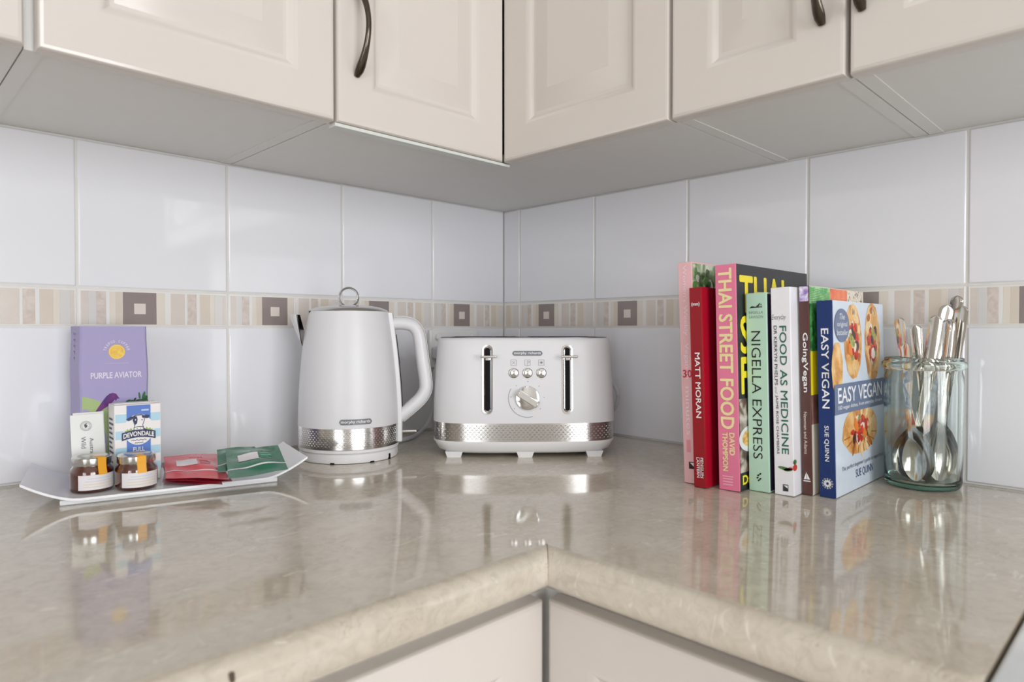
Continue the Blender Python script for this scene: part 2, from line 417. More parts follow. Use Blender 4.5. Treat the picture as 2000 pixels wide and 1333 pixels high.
# ------------------------------------------------------------------ worktop
FL, FR = -0.650, -0.576      # front faces: left run (y) and right run (x)
RE = -0.9685                 # end of the right run
def worktop():
    b = MB(); r = 0.015; th = 0.038; rb = 0.016; d0 = 0.011
    prof = [(rb-rb*math.cos(a), -th+rb-rb*math.sin(a)) for a in [R(72-12*k) for k in range(0, 7)]]
    prof[0] = (d0, -th)
    prof += [(r-r*math.cos(a), -r+r*math.sin(a)) for a in [R(15*k) for k in range(0, 7)]]
    LX = -2.2
    st = [[(LX, FL+d, z) for d, z in prof], [(FR+d, FL+d, z) for d, z in prof], [(FR+d, RE+0.006, z) for d, z in prof]]
    # left run and right run lofted apart so that the mitre stays crisp
    b.loft([st[0], st[1]], M_STONE, True, False, False, False)
    b.loft([st[1], st[2]], M_STONE, True, False, False, False)
    # rounded end: the front edge turns about the corner to the end face
    end = [(FR+d+0.006*(1 if d < r else 0), RE, z) for d, z in prof]
    b.loft([st[2], [(FR+d+0.0018, RE+0.0018, z) for d, z in prof], [(FR+d+0.006, RE, z) for d, z in prof]], M_STONE, True, False, False, False)
    e = 0.0018
    b.add([(LX, FL+r, 0), (FR+r, FL+r, 0), (FR+r, RE+.006, 0), (FR+r+e, RE+e, 0), (FR+r+.006, RE, 0), (-e, RE, 0), (-e, -e, 0), (LX, -e, 0)], [(0, 1, 6, 7), (1, 2, 3, 4, 5, 6)], M_STONE)
    b.add([(LX, FL+d0, -th), (FR+d0, FL+d0, -th), (FR+d0, RE+.006, -th), (FR+d0+.006, RE, -th), (-e, RE, -th), (-e, -e, -th), (LX, -e, -th)], [(7-1, 5, 1, 0), (5, 4, 3, 2, 1)], M_STONE)
    b.add([(FR+d+.006, RE, z) for d, z in prof]+[(-e, RE, 0), (-e, RE, -th)], [list(range(len(prof)+2))], mat('worktop_cut_edge', (176, 164, 146), 0.5))
    # seam at the mitre and the chipped joint in the left front edge
    M_SEAM = mat('dark_seam', (112, 98, 80), 0.6)
    sm = []
    for sgn in (-1, 1):
        sm.append([(FR+d+sgn*0.00025-0.00012, FL+d-sgn*0.00025-0.00012, z+0.0002) for d, z in prof[4:]])
    b.loft(sm, M_SEAM, False, False, False, False)
    cx = -0.855
    b.add([(cx-.0006, FL-.0002, -0.012), (cx+.0006, FL-.0002, -0.012), (cx+.0005, FL-.0002, -0.036), (cx-.0005, FL-.0002, -0.036)], [(0, 1, 2, 3)], M_SEAM)
    b.add([(cx-.0022, FL-.0003+.0016, -0.0072), (cx-.0002, FL+.0012, -0.0064), (cx+.0016, FL+.0014, -0.0075), (cx+.0012, FL-.0004, -0.0115), (cx-.0004, FL-.0004, -0.0135), (cx-.0020, FL-.0004, -0.011)], [(0, 1, 2, 3, 4, 5)], mat('chip', (78, 64, 50), 0.7))
    o = b.build('worktop', sharp=0.9); o.location = (0, 0, ZC)
    return tag(o, 'glossy beige stone corner worktop with rounded front edge, under the tiled walls', 'worktop')
worktop()

# ------------------------------------------------------------------ cabinets
def door_mesh(wd, ht, name, parent, loc, rz, frame=0.048):
    """slab with a raised centre panel; local x along the width, front towards -y, z up"""
    b = MB(); th = 0.019; e = 0.0045
    ring = lambda i, y: [(i, y, i), (wd-i, y, i), (wd-i, y, ht-i), (i, y, ht-i)]
    steps = [(0.0, th)]+[(e-e*math.sin(a), e-e*math.cos(a)) for a in [R(90), R(60), R(30), R(0)]][::1]
    steps = [(0.0, th), (0.0, e), (0.0006, e*0.5), (0.0018, e*0.2), (e, 0.0)]
    steps += [(frame, 0.0), (frame+.003, 0.0008), (frame+.007, 0.0046), (frame+.011, 0.0064), (frame+.015, 0.0064), (frame+.018, 0.0056), (frame+.040, 0.0006), (frame+.042, 0.0)]
    rings = [ring(i, y) for i, y in steps]
    vs = [p for r in rings for p in r]; fs = []
    for a in range(len(rings)-1):
        for k in range(4):
            fs.append((a*4+k, a*4+(k+1) % 4, (a+1)*4+(k+1) % 4, (a+1)*4+k))
    n = len(rings)
    b.add(vs, fs, M_CREAM, True)
    for a in range(n-1):
        if abs(steps[a][1]-steps[a+1][1]) < 1e-6:
            for k in range(4): b.sm[a*4+k] = False
    b.add(rings[-1], [(0, 1, 2, 3)], M_CREAM); b.add(rings[0], [(3, 2, 1, 0)], M_CREAM)
    o = b.build(name, parent, sharp=0.5); o.location = loc; o.rotation_euler = (0, 0, rz)
    return o
def handle_mesh(parent, x, z0, z1):
    b = MB(); pts = []; rs = []; ab = []
    N = 22
    for k in range(N+1):
        t = k/N; s = math.sin(PI*t)
        pts.append((x, -0.001-0.027*s**0.8, z0+(z1-z0)*t))
        e = abs(2*t-1)**2.2
        rs.append((0.0034+0.0022*e)*(0.5 if k in (0, N) else 0.85 if k in (1, N-1) else 1)); ab.append((1.0+0.35*e, 0.9))
    b.tube(pts, rs, M_PEWTER, 12, up=(0, 1, 0), ab=ab)
    return b.build('handle', parent)
DT = 0.019
UB, UT = HC, 1.25
UL, UR = -0.316, -0.306      # front planes of the upper doors: left run y, right run x
dz = 0.4515
def at(x, y, z): return (x, y, ZC+z)
def carcass(root, b_boxes):
    b = MB()
    for q, m in b_boxes: b.box(*q, m)
    return b.build('carcass', root)
def upper_left(name, label, x0, x1, handle, gl=0.0):
    t = thing(name, label, 'cabinet', at(x0, 0, UB)); t_ = 0.0165; W = x1-x0; H = UT-UB; D = UL+DT+0.002
    carcass(t, [((0.0006, t_, D, -0.0005, 0.0008, H), M_CARC), ((W-t_, W-0.0006, D, -0.0005, 0.0008, H), M_CARC), ((t_, W-t_, D, -0.0005, 0.0018, t_), M_CARC), ((t_, W-t_, D, -0.0005, H-t_, H), M_CARC), ((t_, W-t_, -0.006, -0.0005, t_, H-t_), M_CARC)])
    d = door_mesh(W-0.004-gl, H-0.004, 'door', t, (0.002+gl, UL, dz-UB), 0)
    if handle: handle_mesh(d, *handle)
    return t
def upper_right(name, label, y0, y1, handle):
    """y0 is nearer the corner"""
    t = thing(name, label, 'cabinet', at(0, y0, UB)); t_ = 0.0165; W = y0-y1; H = UT-UB; D = UR+DT+0.002
    carcass(t, [((D, -0.0005, -t_, -0.0006, 0.0008, H), M_CARC), ((D, -0.0005, -W+0.0006, -W+t_, 0.0008, H), M_CARC), ((D, -0.0005, -W+t_, -t_, 0.0018, t_), M_CARC), ((D, -0.0005, -W+t_, -t_, H-t_, H), M_CARC), ((-0.006, -0.0005, -W+t_, -t_, t_, H-t_), M_CARC)])
    d = door_mesh(W-0.004, H-0.004, 'door', t, (UR, -0.002, dz-UB), R(-90))
    if handle: handle_mesh(d, *handle)
    return t
XA, XB = -0.5895, -0.898      # left run joints
YC, YD = -0.6035, -0.806      # right run joints
upper_left('wall_cabinet', 'cream upper cabinet left of the corner one, no handle in view, above the tea tray', XB, XA, None, gl=0.006)
upper_left('wall_cabinet', 'cream upper cabinet cut off at the far left edge of the photo', XB-0.60, XB, None)
def corner_upper():
    t = thing('corner_wall_cabinet', 'cream L-shaped upper corner cabinet above kettle and toaster, curved handle on its left door', 'cabinet', at(0, 0, UB))
    H = UT-UB; D1, D2 = UL+DT+0.002, UR+DT+0.002; zb = 0.0
    b = MB()
    def slab(z0, z1):
        L = [(XA+.0006, -.0005), (XA+.0006, D1), (D2, D1), (D2, YC+.0006), (-.0005, YC+.0006), (-.0005, -.0005)]
        b.loft([[(x, y, z0) for x, y in L], [(x, y, z1) for x, y in L]], M_CARC, False)
    slab(0.0005, 0.017); slab(H-0.017, H)
    b.box(XA+.0006, XA+.017, D1, -.0005, 0.017, H-.017, M_CARC); b.box(D2, -.0005, YC+.0006, YC+.017, 0.017, H-.017, M_CARC)
    b.box(XA+.017, -.0005, -.006, -.0005, .017, H-.017, M_CARC); b.box(-.006, -.0005, YC+.017, -.006, .017, H-.017, M_CARC)
    b.build('carcass', t)
    s = MB(); s.box(XA+0.0005, D2-.004, UL+.004, D1-.0005, -0.0065, -0.002, M_EDGE, 0.001); s.build('edge_strip', t)
    dl = door_mesh(UR-0.0007-(XA+0.002), H-0.004, 'door', t, (XA+0.002, UL, dz-UB), 0)
    handle_mesh(dl, 0.026, 0.5125-dz, 0.5125-dz+0.112)
    door_mesh((UL+0.002)-(YC+0.002), H-0.004, 'door', t, (UR, UL+0.002, dz-UB), R(-90))
corner_upper()
upper_right('wall_cabinet', 'narrow cream upper cabinet right of the corner one, above the cookbooks', YC, YD, (YC-YD-0.004-0.022, 0.508-dz, 0.508-dz+0.112))
upper_right('wall_cabinet', 'cream upper cabinet at the right edge of the photo, above the cutlery jar', YD, YD-0.40, (0.012, 0.510-dz, 0.510-dz+0.112))

LFL, LFR = -0.632, -0.558    # front planes of the lower doors
def lower_cabs():
    zt = -0.0525; zb = -0.75; H = zt-zb
    def base(name, label, pts, doors):
        t = thing(name, label, 'cabinet', (0, 0, 0.0))
        b = MB()
        b.loft([[(x, y, ZC+zb) for x, y in pts], [(x, y, ZC-0.0385) for x, y in pts]], M_CARC, False)
        k = [(x+(.05 if abs(x-cr) < 1e-6 else 0), y+(.05 if abs(y-cl) < 1e-6 else 0)) for x, y in pts]
        b.loft([[(x, y, 0.0) for x, y in k], [(x, y, ZC+zb) for x, y in k]], M_CARC, False)
        b.build('carcass', t)
        for wd, loc, rz in doors: door_mesh(wd, H, 'door', t, loc, rz)
        return t
    cl, cr = LFL+DT+.002, LFR+DT+.002
    base('corner_base_cabinet', 'cream lower corner cabinet whose two doors meet at the inner corner under the worktop',
         [(-0.90, -.004), (-0.90, cl), (cr, cl), (cr, RE+.001), (-.004, RE+.001), (-.004, -.004)],
         [(LFR-0.0035+0.897, (-0.897, LFL, ZC+zt-H), 0), (LFL-0.0005-(RE+.004), (LFR, LFL-.0005, ZC+zt-H), R(-90))])
    base('base_cabinet', 'cream lower cabinet under the left end of the worktop', [(-1.5, -.004), (-1.5, cl), (-.902, cl), (-.902, -.004)], [(0.594, (-1.498, LFL, ZC+zt-H), 0)])
    g = MB()
lower_cabs()

def cooker():
    t = thing('cooker', 'white enamelled cooker beside the right end of the worktop, its pale top just in view', 'cooker', (0, RE-.001, 0))
    b = MB(); b.box(-0.60, -0.004, -0.6, -0.001, 0.0, ZC-0.02, M_ENAMEL, 0.004); b.build('body', t)
    b = MB(); b.box(-0.585, -0.004, -0.6, -0.001, ZC-0.02, ZC-0.0015, mottled('white_hob_enamel', (214, 218, 220), (238, 238, 238), 9, 0.2), 0.003, 3); b.build('hob_top', t)
cooker()

# ------------------------------------------------------------------ wall outlet
def outlet():
    t = thing('power_outlet', 'white double power outlet on the left wall, half hidden behind kettle handle and toaster', 'power outlet', at(-0.146, -0.0002, 0.1605))
    b = MB(); b.box(-0.0625, 0.0625, -0.009, 0.0, -0.0375, 0.0375, M_OUTLET, 0.003, 3); b.build('plate', t)
    for x in (-0.045, 0.045):
        s = MB(); T = Matrix.Translation((x, -0.009, 0.0225)) @ Matrix.Rotation(R(90), 4, 'X')
        s.lathe([(0.0066, -0.001), (0.0066, 0.006), (0.005, 0.0078)], M_OUTLET, 24, T=T); s.build('switch', t)
outlet()

# ------------------------------------------------------------------ kettle and its base
def frame(o, x, y):
    o, x, y = Vector(o), Vector(x), Vector(y); n = x.cross(y).normalized()
    return lambda u, v, off: o+x*u+y*v+n*off
KX, KY, KROT = -0.456, -0.121, R(-37)
def kettle():
    base = thing('kettle_base', 'round white plastic power base under the kettle, grey cord at its right', 'kettle base', at(KX, KY, 0), KROT)
    b = MB(); b.lathe([(0.070, 0.0), (0.0745, 0.0008), (0.0755, 0.004), (0.0752, 0.0125), (0.073, 0.0142)], M_WHITE, 64); b.build('body', base)
    for a, h_, w_ in ((-140, 0.0022, .003), (-95, 0.0022, .003), (-69, 0.0085, .0022)):
        b = MB(); T = Matrix.Rotation(R(a+37), 4, 'Z'); b.box(0.073, 0.0758, -w_, w_, 0.0, h_, M_BLACK, T=T); b.build('notch', base)
    inv = Matrix.Translation((-KX, -KY, 0)); inv = Matrix.Rotation(-KROT, 4, 'Z') @ inv
    b = MB()
    pts = [(-0.388, -0.102, 0.007), (-0.350, -0.088, 0.0048), (-0.310, -0.075, 0.0040), (-0.280, -0.056, 0.0042), (-0.2587, -0.045, 0.0085), (-0.238, -0.040, 0.0205), (-0.223, -0.035, 0.0436), (-0.2141, -0.030, 0.069), (-0.2113, -0.026, 0.098), (-0.205, -0.024, 0.125), (-0.190, -0.0235, 0.146)]
    b.tube(smoothpath([inv @ Vector(p) for p in pts]), 0.0036, M_CORD, 10); b.build('power_cord', base)
    b = MB(); T = inv @ Matrix.Translation((-0.190, -0.0095, 0.152)); b.box(-0.016, 0.016, -0.026, 0.0, -0.012, 0.012, M_CORD, 0.004, 3, T=T); b.build('plug', base)

    t = thing('electric_kettle', 'white electric kettle with steel band, loop lid knob and angular handle, left of the toaster', 'kettle', at(KX, KY, 0.0145), KROT)
    zs = -0.0145
    prof = [(0.0518, .0772), (0.075, .0768), (0.10, .0757), (0.125, .0740), (0.15, .0718), (0.175, .0692), (0.20, .0660), (0.215, .0640), (0.2255, .0625)]
    rad = lambda z: next((prof[i][1]+(prof[i+1][1]-prof[i][1])*(z-prof[i][0])/(prof[i+1][0]-prof[i][0]) for i in range(len(prof)-1) if prof[i][0] <= z <= prof[i+1][0]), prof[0][1] if z < 0.06 else prof[-1][1])
    # body with the spout notch cut on the local -x side
    b = MB(); n = 96; zz = [0.0518+(0.2255-0.0518)*k/40 for k in range(41)]
    def notch_z(a):   # top edge of the wall as a function of the angle from -x
        d = abs(((a-PI+PI) % (2*PI))-PI); h = R(31)
        return 0.2255 if d > h else 0.176+(0.2255-0.176)*(d/h)**1.3
    rings = []
    for z in zz:
        ring = []
        for k in range(n):
            a = 2*PI*k/n; zk = min(z, notch_z(a)) ; r_ = rad(zk)
            ring.append((r_*math.cos(a), r_*math.sin(a), zk+zs))
        rings.append(ring)
    b.loft(rings, M_ENAMEL, True, True, False, False)
    inner = [[(p[0]*0.975, p[1]*0.975, p[2]) for p in r] for r in rings]
    b.loft([rings[-1], inner[-1]], M_STEEL, True, True, False, False)
    b.loft(inner[::-1], M_STEEL, True, True, False, True)
    b.build('body', t, sharp=1.0)
    b = MB(); b.lathe([(0.0745, 0.0145+zs), (0.0766, 0.0160+zs), (0.0768, 0.0195+zs), (0.0755, 0.0203+zs)], M_WHITE, 64); b.build('bottom_ring', t)
    b = MB(); b.lathe([(0.0764, 0.0203+zs), (0.0767, 0.0207+zs), (0.0772, 0.0515+zs), (0.0770, 0.0519+zs)], dot_mat('dimpled_steel', 'round', 0.0030, 0.0030, 0.30, 0.0235+zs, 0.0485+zs), 96); b.build('steel_band', t)
    # spout lip
    b = MB(); rows = []; hw = R(25)
    for j in range(9):
        z = 0.172+(0.2215-0.172)*j/8; g = ((z-0.172)/(0.2215-0.172))**0.85; row = []; hw = R(24)*(1-g)+R(9)*g
        for k in range(-10, 11):
            q = k/10; a = PI+hw*q*(0.25+0.75*min(1, g*2.2)); e = 0.55+0.45*(1-abs(q))**0.8
            r_ = rad(z)+0.0006+0.0265*g*e
            row.append((r_*math.cos(a), r_*math.sin(a), z+zs-0.0015*(1-e)*g))
        rows.append(row)
    b.loft(rows, M_ENAMEL, True, False, False, False)
    rin = [[(p[0]*0.982+0.0, p[1]*0.982, p[2]) for p in r] for r in rows]
    b.loft(rin[::-1], M_STEEL, True, False, False, False); b.loft([rows[-1], rin[-1]], M_CHROME, True, False, False, False)
    b.build('spout', t, sharp=0.5)
    # lid and loop
    b = MB(); b.lathe([(0.0600, 0.2225+zs), (0.0612, 0.2262+zs), (0.0585, 0.2285+zs), (0.050, 0.2318+zs), (0.036, 0.2345+zs), (0.018, 0.2358+zs), (0.002, 0.236+zs)], M_STEEL, 64); lid = b.build('lid', t)
    b = MB(); b.tube([(0.0145*math.sin(2*PI*k/40), 0.0, 0.2485+zs-0.0145*math.cos(2*PI*k/40)) for k in range(41)], 0.0026, M_CHROME, 12, up=(0, 1, 0), ab=(0.75, 2.0), caps=False); b.build('knob_ring', lid)
    # handle
    b = MB(); path = smoothpath([(0.061, 0, 0.207), (0.080, 0, 0.2083), (0.0965, 0, 0.2055), (0.1060, 0, 0.1965), (0.1100, 0, 0.183), (0.1143, 0, 0.153), (0.1186, 0, 0.123), (0.1198, 0, 0.109), (0.1180, 0, 0.0995), (0.1105, 0, 0.0875), (0.095, 0, 0.0735), (0.076, 0, 0.058)], 6)
    path = [Vector((p.x, p.y, p.z+zs)) for p in path]
    b.tube(path, [0.0105]*len(path), M_ENAMEL, 20, up=(0, 1, 0), ab=(1.0, 1.2)); h = b.build('handle', t)
    b = MB(); out = []
    for i, p in enumerate(path[3:-1]):
        i += 3; tg = (path[min(i+1, len(path)-1)]-path[i-1]).normalized(); nn = Vector((tg.z, 0, -tg.x))
        if nn.x < 0 and i > 8: nn = nn
        out.append(p-nn*0.0101 if nn.z < 0 and i < 6 else p+(nn if (nn.x > 0) else -nn)*0.0101)
    b.tube(out, 0.0026, M_CHROME, 10, up=(0, 1, 0), ab=(0.6, 3.2)); b.build('chrome_strip', h)
    b = MB(); rows = []
    for z in [0.022+(0.224-0.022)*k/20 for k in range(21)]:
        r_ = rad(z)
        rows.append([(r_-.002, -0.0135, z+zs), (r_+.0045, -0.0125, z+zs), (r_+.0055, -0.009, z+zs), (r_+.0055, 0.009, z+zs), (r_+.0045, 0.0125, z+zs), (r_-.002, 0.0135, z+zs)])
    b.loft(rows, M_ENAMEL, False); b.build('handle_mount', t, sharp=0.4)
    b = MB(); rows = []
    for z in [0.075+(0.19-0.075)*k/14 for k in range(15)]:
        r_ = rad(z)+.0058; rows.append([(r_, -0.0055, z+zs), (r_+.0006, -0.0055, z+zs), (r_+.0006, 0.0055, z+zs), (r_, 0.0055, z+zs)])
    b.loft(rows, M_BLACK, False); b.build('water_gauge', t)
    b = MB(); T = Matrix.Translation((0.083, 0, 0.0365+zs)); b.box(-0.002, 0.022, -0.006, 0.006, -0.0018, 0.0018, M_CHROME, 0.0012, 2, T=T); b.build('switch_lever', t)
    # badge curved on the body
    def bmap(u, v, off):
        z = 0.0620+v; r_ = rad(z)+off; a = R(-121+37+7)+u/0.0768
        return Vector((r_*math.cos(a), r_*math.sin(a), z+zs))
    badge(t, bmap, 0.048, 0.0082)
def badge(parent, mp, wd, ht):
    b = MB(); pts = []; k = 10; hh = ht/2
    for a in range(k+1): pts.append((wd/2-hh+hh*math.cos(R(-90+180*a/k)), hh*math.sin(R(-90+180*a/k))))
    for j in range(1, 6): pts.append((wd/2-hh-(wd-ht)*j/6, hh))
    for a in range(k+1): pts.append((-wd/2+hh+hh*math.cos(R(90+180*a/k)), hh*math.sin(R(90+180*a/k))))
    for j in range(1, 6): pts.append((-wd/2+hh+(wd-ht)*j/6, -hh))
    # strips so that the plaque follows the curve
    top = [mp(u, v, 0.0009) for u, v in pts]; bot = [mp(u, v, -0.0005) for u, v in pts]
    n = 24
    for i in range(n):
        u0, u1 = -wd/2+wd*i/n, -wd/2+wd*(i+1)/n
        hv = lambda u: math.sqrt(max(0, hh*hh-max(0, abs(u)-(wd/2-hh))**2))
        b.poly([(u0, -hv(u0)), (u1, -hv(u1)), (u1, hv(u1)), (u0, hv(u0))], mp, M_BADGE, 0.0008)
    b.text('morphy richards', -wd*0.44, -ht*0.34, wd*0.44, ht*0.34, mp, M_PRINTW, 0.0011, bold=0.012)
    return b.build('badge', parent)
kettle()

# ------------------------------------------------------------------ toaster
def toaster():
    TA = R(-43.0); xa = Vector((math.cos(TA), math.sin(TA), 0)); na = Vector((-xa.y, xa.x, 0))
    c = Vector((-0.2770, -0.3370, 0))+na*0.083+xa*(-0.0025)
    t = thing('toaster', 'white four-slice toaster with two chrome levers and a dial, right of the kettle', 'toaster', at(c.x, c.y, 0), TA)
    EX = 4.2; CX = 0.003
    def sec(a, b_, z, n=96, ex=EX):
        out = []
        for k in range(n):
            th = 2*PI*k/n; cx, sy = math.cos(th), math.sin(th)
            out.append((a*math.copysign(abs(cx)**(2/ex), cx), b_*math.copysign(abs(sy)**(2/ex), sy), z))
        return out
    A = lambda z: 0.1455-(0.0075*((z-0.054)/0.133)**1.4 if z > 0.054 else 0)
    B = lambda z: 0.0870-(0.0065*((z-0.054)/0.133)**1.4 if z > 0.054 else 0)
    b = MB(); zs = [0.054+(0.180-0.054)*k/12 for k in range(13)]
    b.loft([sec(A(z), B(z), z) for z in zs]+[sec(A(.187)-.0008, B(.187)-.0008, 0.1832), sec(A(.187)-.003, B(.187)-.003, 0.1845)], M_ENAMEL, True, True, False, True)
    bodymb = b
    b = MB(); b.loft([sec(A(.18)-.0045, B(.18)-.0045, 0.1845), sec(A(.18)-.0045, B(.18)-.0045, 0.1854), sec(A(.18)-.006, B(.18)-.006, 0.1858)], mat('grey_steel', (120, 120, 122), 0.35, metal=1.0, vary=0.02), True)
    for sy in (-0.042, 0.042):
        for sx in (-0.062, 0.062): b.box(sx-0.052, sx+0.052, sy-0.013, sy+0.013, 0.1857, 0.1861, M_BLACK)
    b.build('top_plate', t)
    b = MB(); b.loft([sec(A(.05)-.0012, B(.05)-.0012, z) for z in (0.0255, 0.054)], dot_mat('dimpled_steel_strip', 'flat', 0.0034, 0.0034, 0.27, 0.0295, 0.0505), True); b.build('steel_band', t)
    b = MB(); b.loft([sec(.123, .068, .0062), sec(.129, .0735, .0066), sec(.1375, .080, .0105), sec(.1418, .084, .018), sec(.1450, .0868, .0235), sec(.1450, .0868, .0258)], M_WHITE, True); b.build('lower_shell', t)
    for fx, fy in ((-0.110, -0.062), (0.108, -0.062), (-0.110, 0.062), (0.108, 0.062), (0.0, -0.066)):
        b = MB(); h0, h1 = (0.0105, 0.0135)
        b.loft([[(fx-h0, fy-.010, 0), (fx+h0, fy-.010, 0), (fx+h0, fy+.01, 0), (fx-h0, fy+.01, 0)], [(fx-h1, fy-.012, .0090), (fx+h1, fy-.012, .0090), (fx+h1, fy+.012, .0090), (fx-h1, fy+.012, .0090)]], M_WHITE, False); b.build('foot', t)
    def fy(x, z): return -B(z)*(1-abs(x/A(z))**EX)**(1/EX)
    mp = lambda u, v, off: Vector((u, fy(u, v)-off, v))
    def pill(b, u, v0, v1, wd, m, off, n=10, w_in=None):
        r = wd/2; out = [(u+r*math.cos(R(180*k/n)), v1-r+r*math.sin(R(180*k/n))) for k in range(n+1)]+[(u-r*math.cos(R(180*k/n)), v0+r-r*math.sin(R(180*k/n))) for k in range(n+1)]
        return out
    for sx in (CX-0.0612, CX+0.0612):
        b = MB(); o = pill(b, sx, 0.0685, 0.1745, 0.0172, None, 0); i1 = pill(b, sx, 0.0712, 0.1718, 0.0122, None, 0); i2 = pill(b, sx, 0.0735, 0.1695, 0.0078, None, 0)
        b.loft([[mp(u, v, 0.0) for u, v in o], [mp(u, v, 0.0022) for u, v in [(sx+(u-sx)*.95, v) for u, v in o]], [mp(u, v, 0.0022) for u, v in i1], [mp(u, v, 0.0004) for u, v in i2]], M_CHROME, True, True, False, False)
        b.poly(i2, mp, M_BLACK, 0.0005); s = b.build('lever_slot', t, sharp=0.5)
        b = MB(); y = fy(sx, 0.157)
        b.box(sx-0.0032, sx+0.0032, y-0.012, y+0.001, 0.1505, 0.1572, M_CHROME, 0.001)
        b.box(sx-0.0125+0.0015, sx+0.0125+0.0015, y-0.019, y-0.011, 0.1545, 0.1585, M_CHROME, 0.0015, 3); b.build('lever', t)
    badge(t, lambda u, v, off: mp(CX+u, 0.1612+v, off), 0.0465, 0.0072)
    b = bodymb
    for u, k in ((CX-0.0212, 0), (CX, 1), (CX+0.0212, 2)):
        v = 0.147; h = 0.0042
        b.stroke([(u-h, v-h), (u+h, v-h), (u+h, v+h), (u-h, v+h), (u-h, v-h)], 0.0006, mp, M_PRINTG)
        if k == 0: b.stroke([(u-.002, v-.002), (u+.002, v+.002)], .0006, mp, M_PRINTG); b.stroke([(u-.002, v+.002), (u+.002, v-.002)], .0006, mp, M_PRINTG)
        if k == 1: b.stroke([(u, v-.0055), (u, v+.003)], .0006, mp, M_PRINTG); b.stroke([(u, v+.003), (u+.0035, v+.001), (u, v-.001)], .0006, mp, M_PRINTG)
        if k == 2:
            for a in (0, 60, 120): b.stroke([(u-.0027*math.cos(R(a)), v-.0027*math.sin(R(a))), (u+.0027*math.cos(R(a)), v+.0027*math.sin(R(a)))], .0007, mp, M_BADGE)
    for a in range(-40, 221, 43): b.disc(CX+0.0255*math.cos(R(a)), 0.0927+0.0255*math.sin(R(a)), .0008, .0008, mp, M_PRINTG, n=8)
    arc = [(CX+0.0292*math.cos(R(a)), 0.0927+0.0292*math.sin(R(a))) for a in range(150, 290, 8)]
    b.stroke(arc, 0.0009, mp, M_PRINTG)
    b.build('body', t, sharp=0.9)
    for u in (CX-0.0212, CX, CX+0.0212):
        b = MB(); T = Matrix.Translation((u, fy(u, .1312)+.001, .1312)) @ Matrix.Rotation(R(90), 4, 'X')
        b.lathe([(0.0078, 0), (0.0078, 0.0022), (0.0068, 0.0028), (0.0064, 0.0016), (0.0062, 0.0016), (0.0058, 0.0036), (0.0035, 0.0044), (0.0005, 0.0046)], M_CHROME, 28, T=T); b.build('button', t)
    b = MB(); T = Matrix.Translation((CX, fy(CX, .0927)+.001, .0927)) @ Matrix.Rotation(R(90), 4, 'X')
    b.lathe([(0.0186, 0), (0.0186, 0.004), (0.0176, 0.0055), (0.012, 0.0062), (0.0005, 0.0062)], M_CHROME, 40, T=T)
    T2 = T @ Matrix.Rotation(R(-33), 4, 'Z'); b.box(-0.0178, 0.0178, -0.0056, 0.0056, 0.004, 0.0150, M_CHROME, 0.0014, 2, T=T2)
    b.build('dial', t, sharp=0.5)
    b = MB(); b.tube(smoothpath([(0.10, 0.080, 0.030), (0.130, 0.088, 0.032), (0.156, 0.075, 0.046), (0.168, 0.060, 0.068), (0.167, 0.058, 0.092), (0.152, 0.075, 0.112), (0.130, 0.098, 0.124), (0.085, 0.115, 0.130)]), 0.0034, M_CORD, 10); b.build('power_cord', t)
toaster()

# ------------------------------------------------------------------ serving tray and what stands on it
PX, PY, PA = -0.722, -0.138, R(-13.5)
def tray_z(s):
    a = abs(s); g = max(0.0, (a-0.099)/0.053)
    return 0.0092+0.0221*min(1.15, g)**1.55
def tray():
    t = thing('serving_tray', 'long white porcelain tray with upswept ends, holding tea sachets, jars and milk', 'tray', at(PX, PY, 0), PA)
    b = MB(); ns, nt = 44, 14; hs, ht = 0.152, 0.0690
    top = []; bot = []
    for i in range(ns+1):
        s = -hs+2*hs*i/ns; rt, rb = [], []
        for j in range(nt+1):
            q = -1+2*j/nt; y = ht*q
            edge = max(0, (abs(q)-0.80)/0.20); es = max(0, (abs(s)-0.143)/0.009)
            z = tray_z(s)+0.0006*edge**1.5
            rt.append((s, y, z)); rb.append((s, y, z-0.0042+0.0014*max(edge, es)))
        top.append(rt); bot.append(rb)
    b.loft(top, M_PORC, True, False, False, False)
    b.loft([r[::-1] for r in bot], M_PORC, True, False, False, False)
    rim_t = top[0]+[r[-1] for r in top[1:]]+top[-1][::-1][1:]+[r[0] for r in top[::-1][1:-1]]
    rim_b = bot[0]+[r[-1] for r in bot[1:]]+bot[-1][::-1][1:]+[r[0] for r in bot[::-1][1:-1]]
    b.loft([rim_b, rim_t], M_PORC, True, True, False, False)
    b.build('dish', t, sharp=1.0)
    b = MB(); b.box(-0.1175, 0.1175, -0.054, 0.054, 0.0, 0.0062, M_PORC, 0.0015); b.build('foot', t)
tray()
TZ = 0.0100
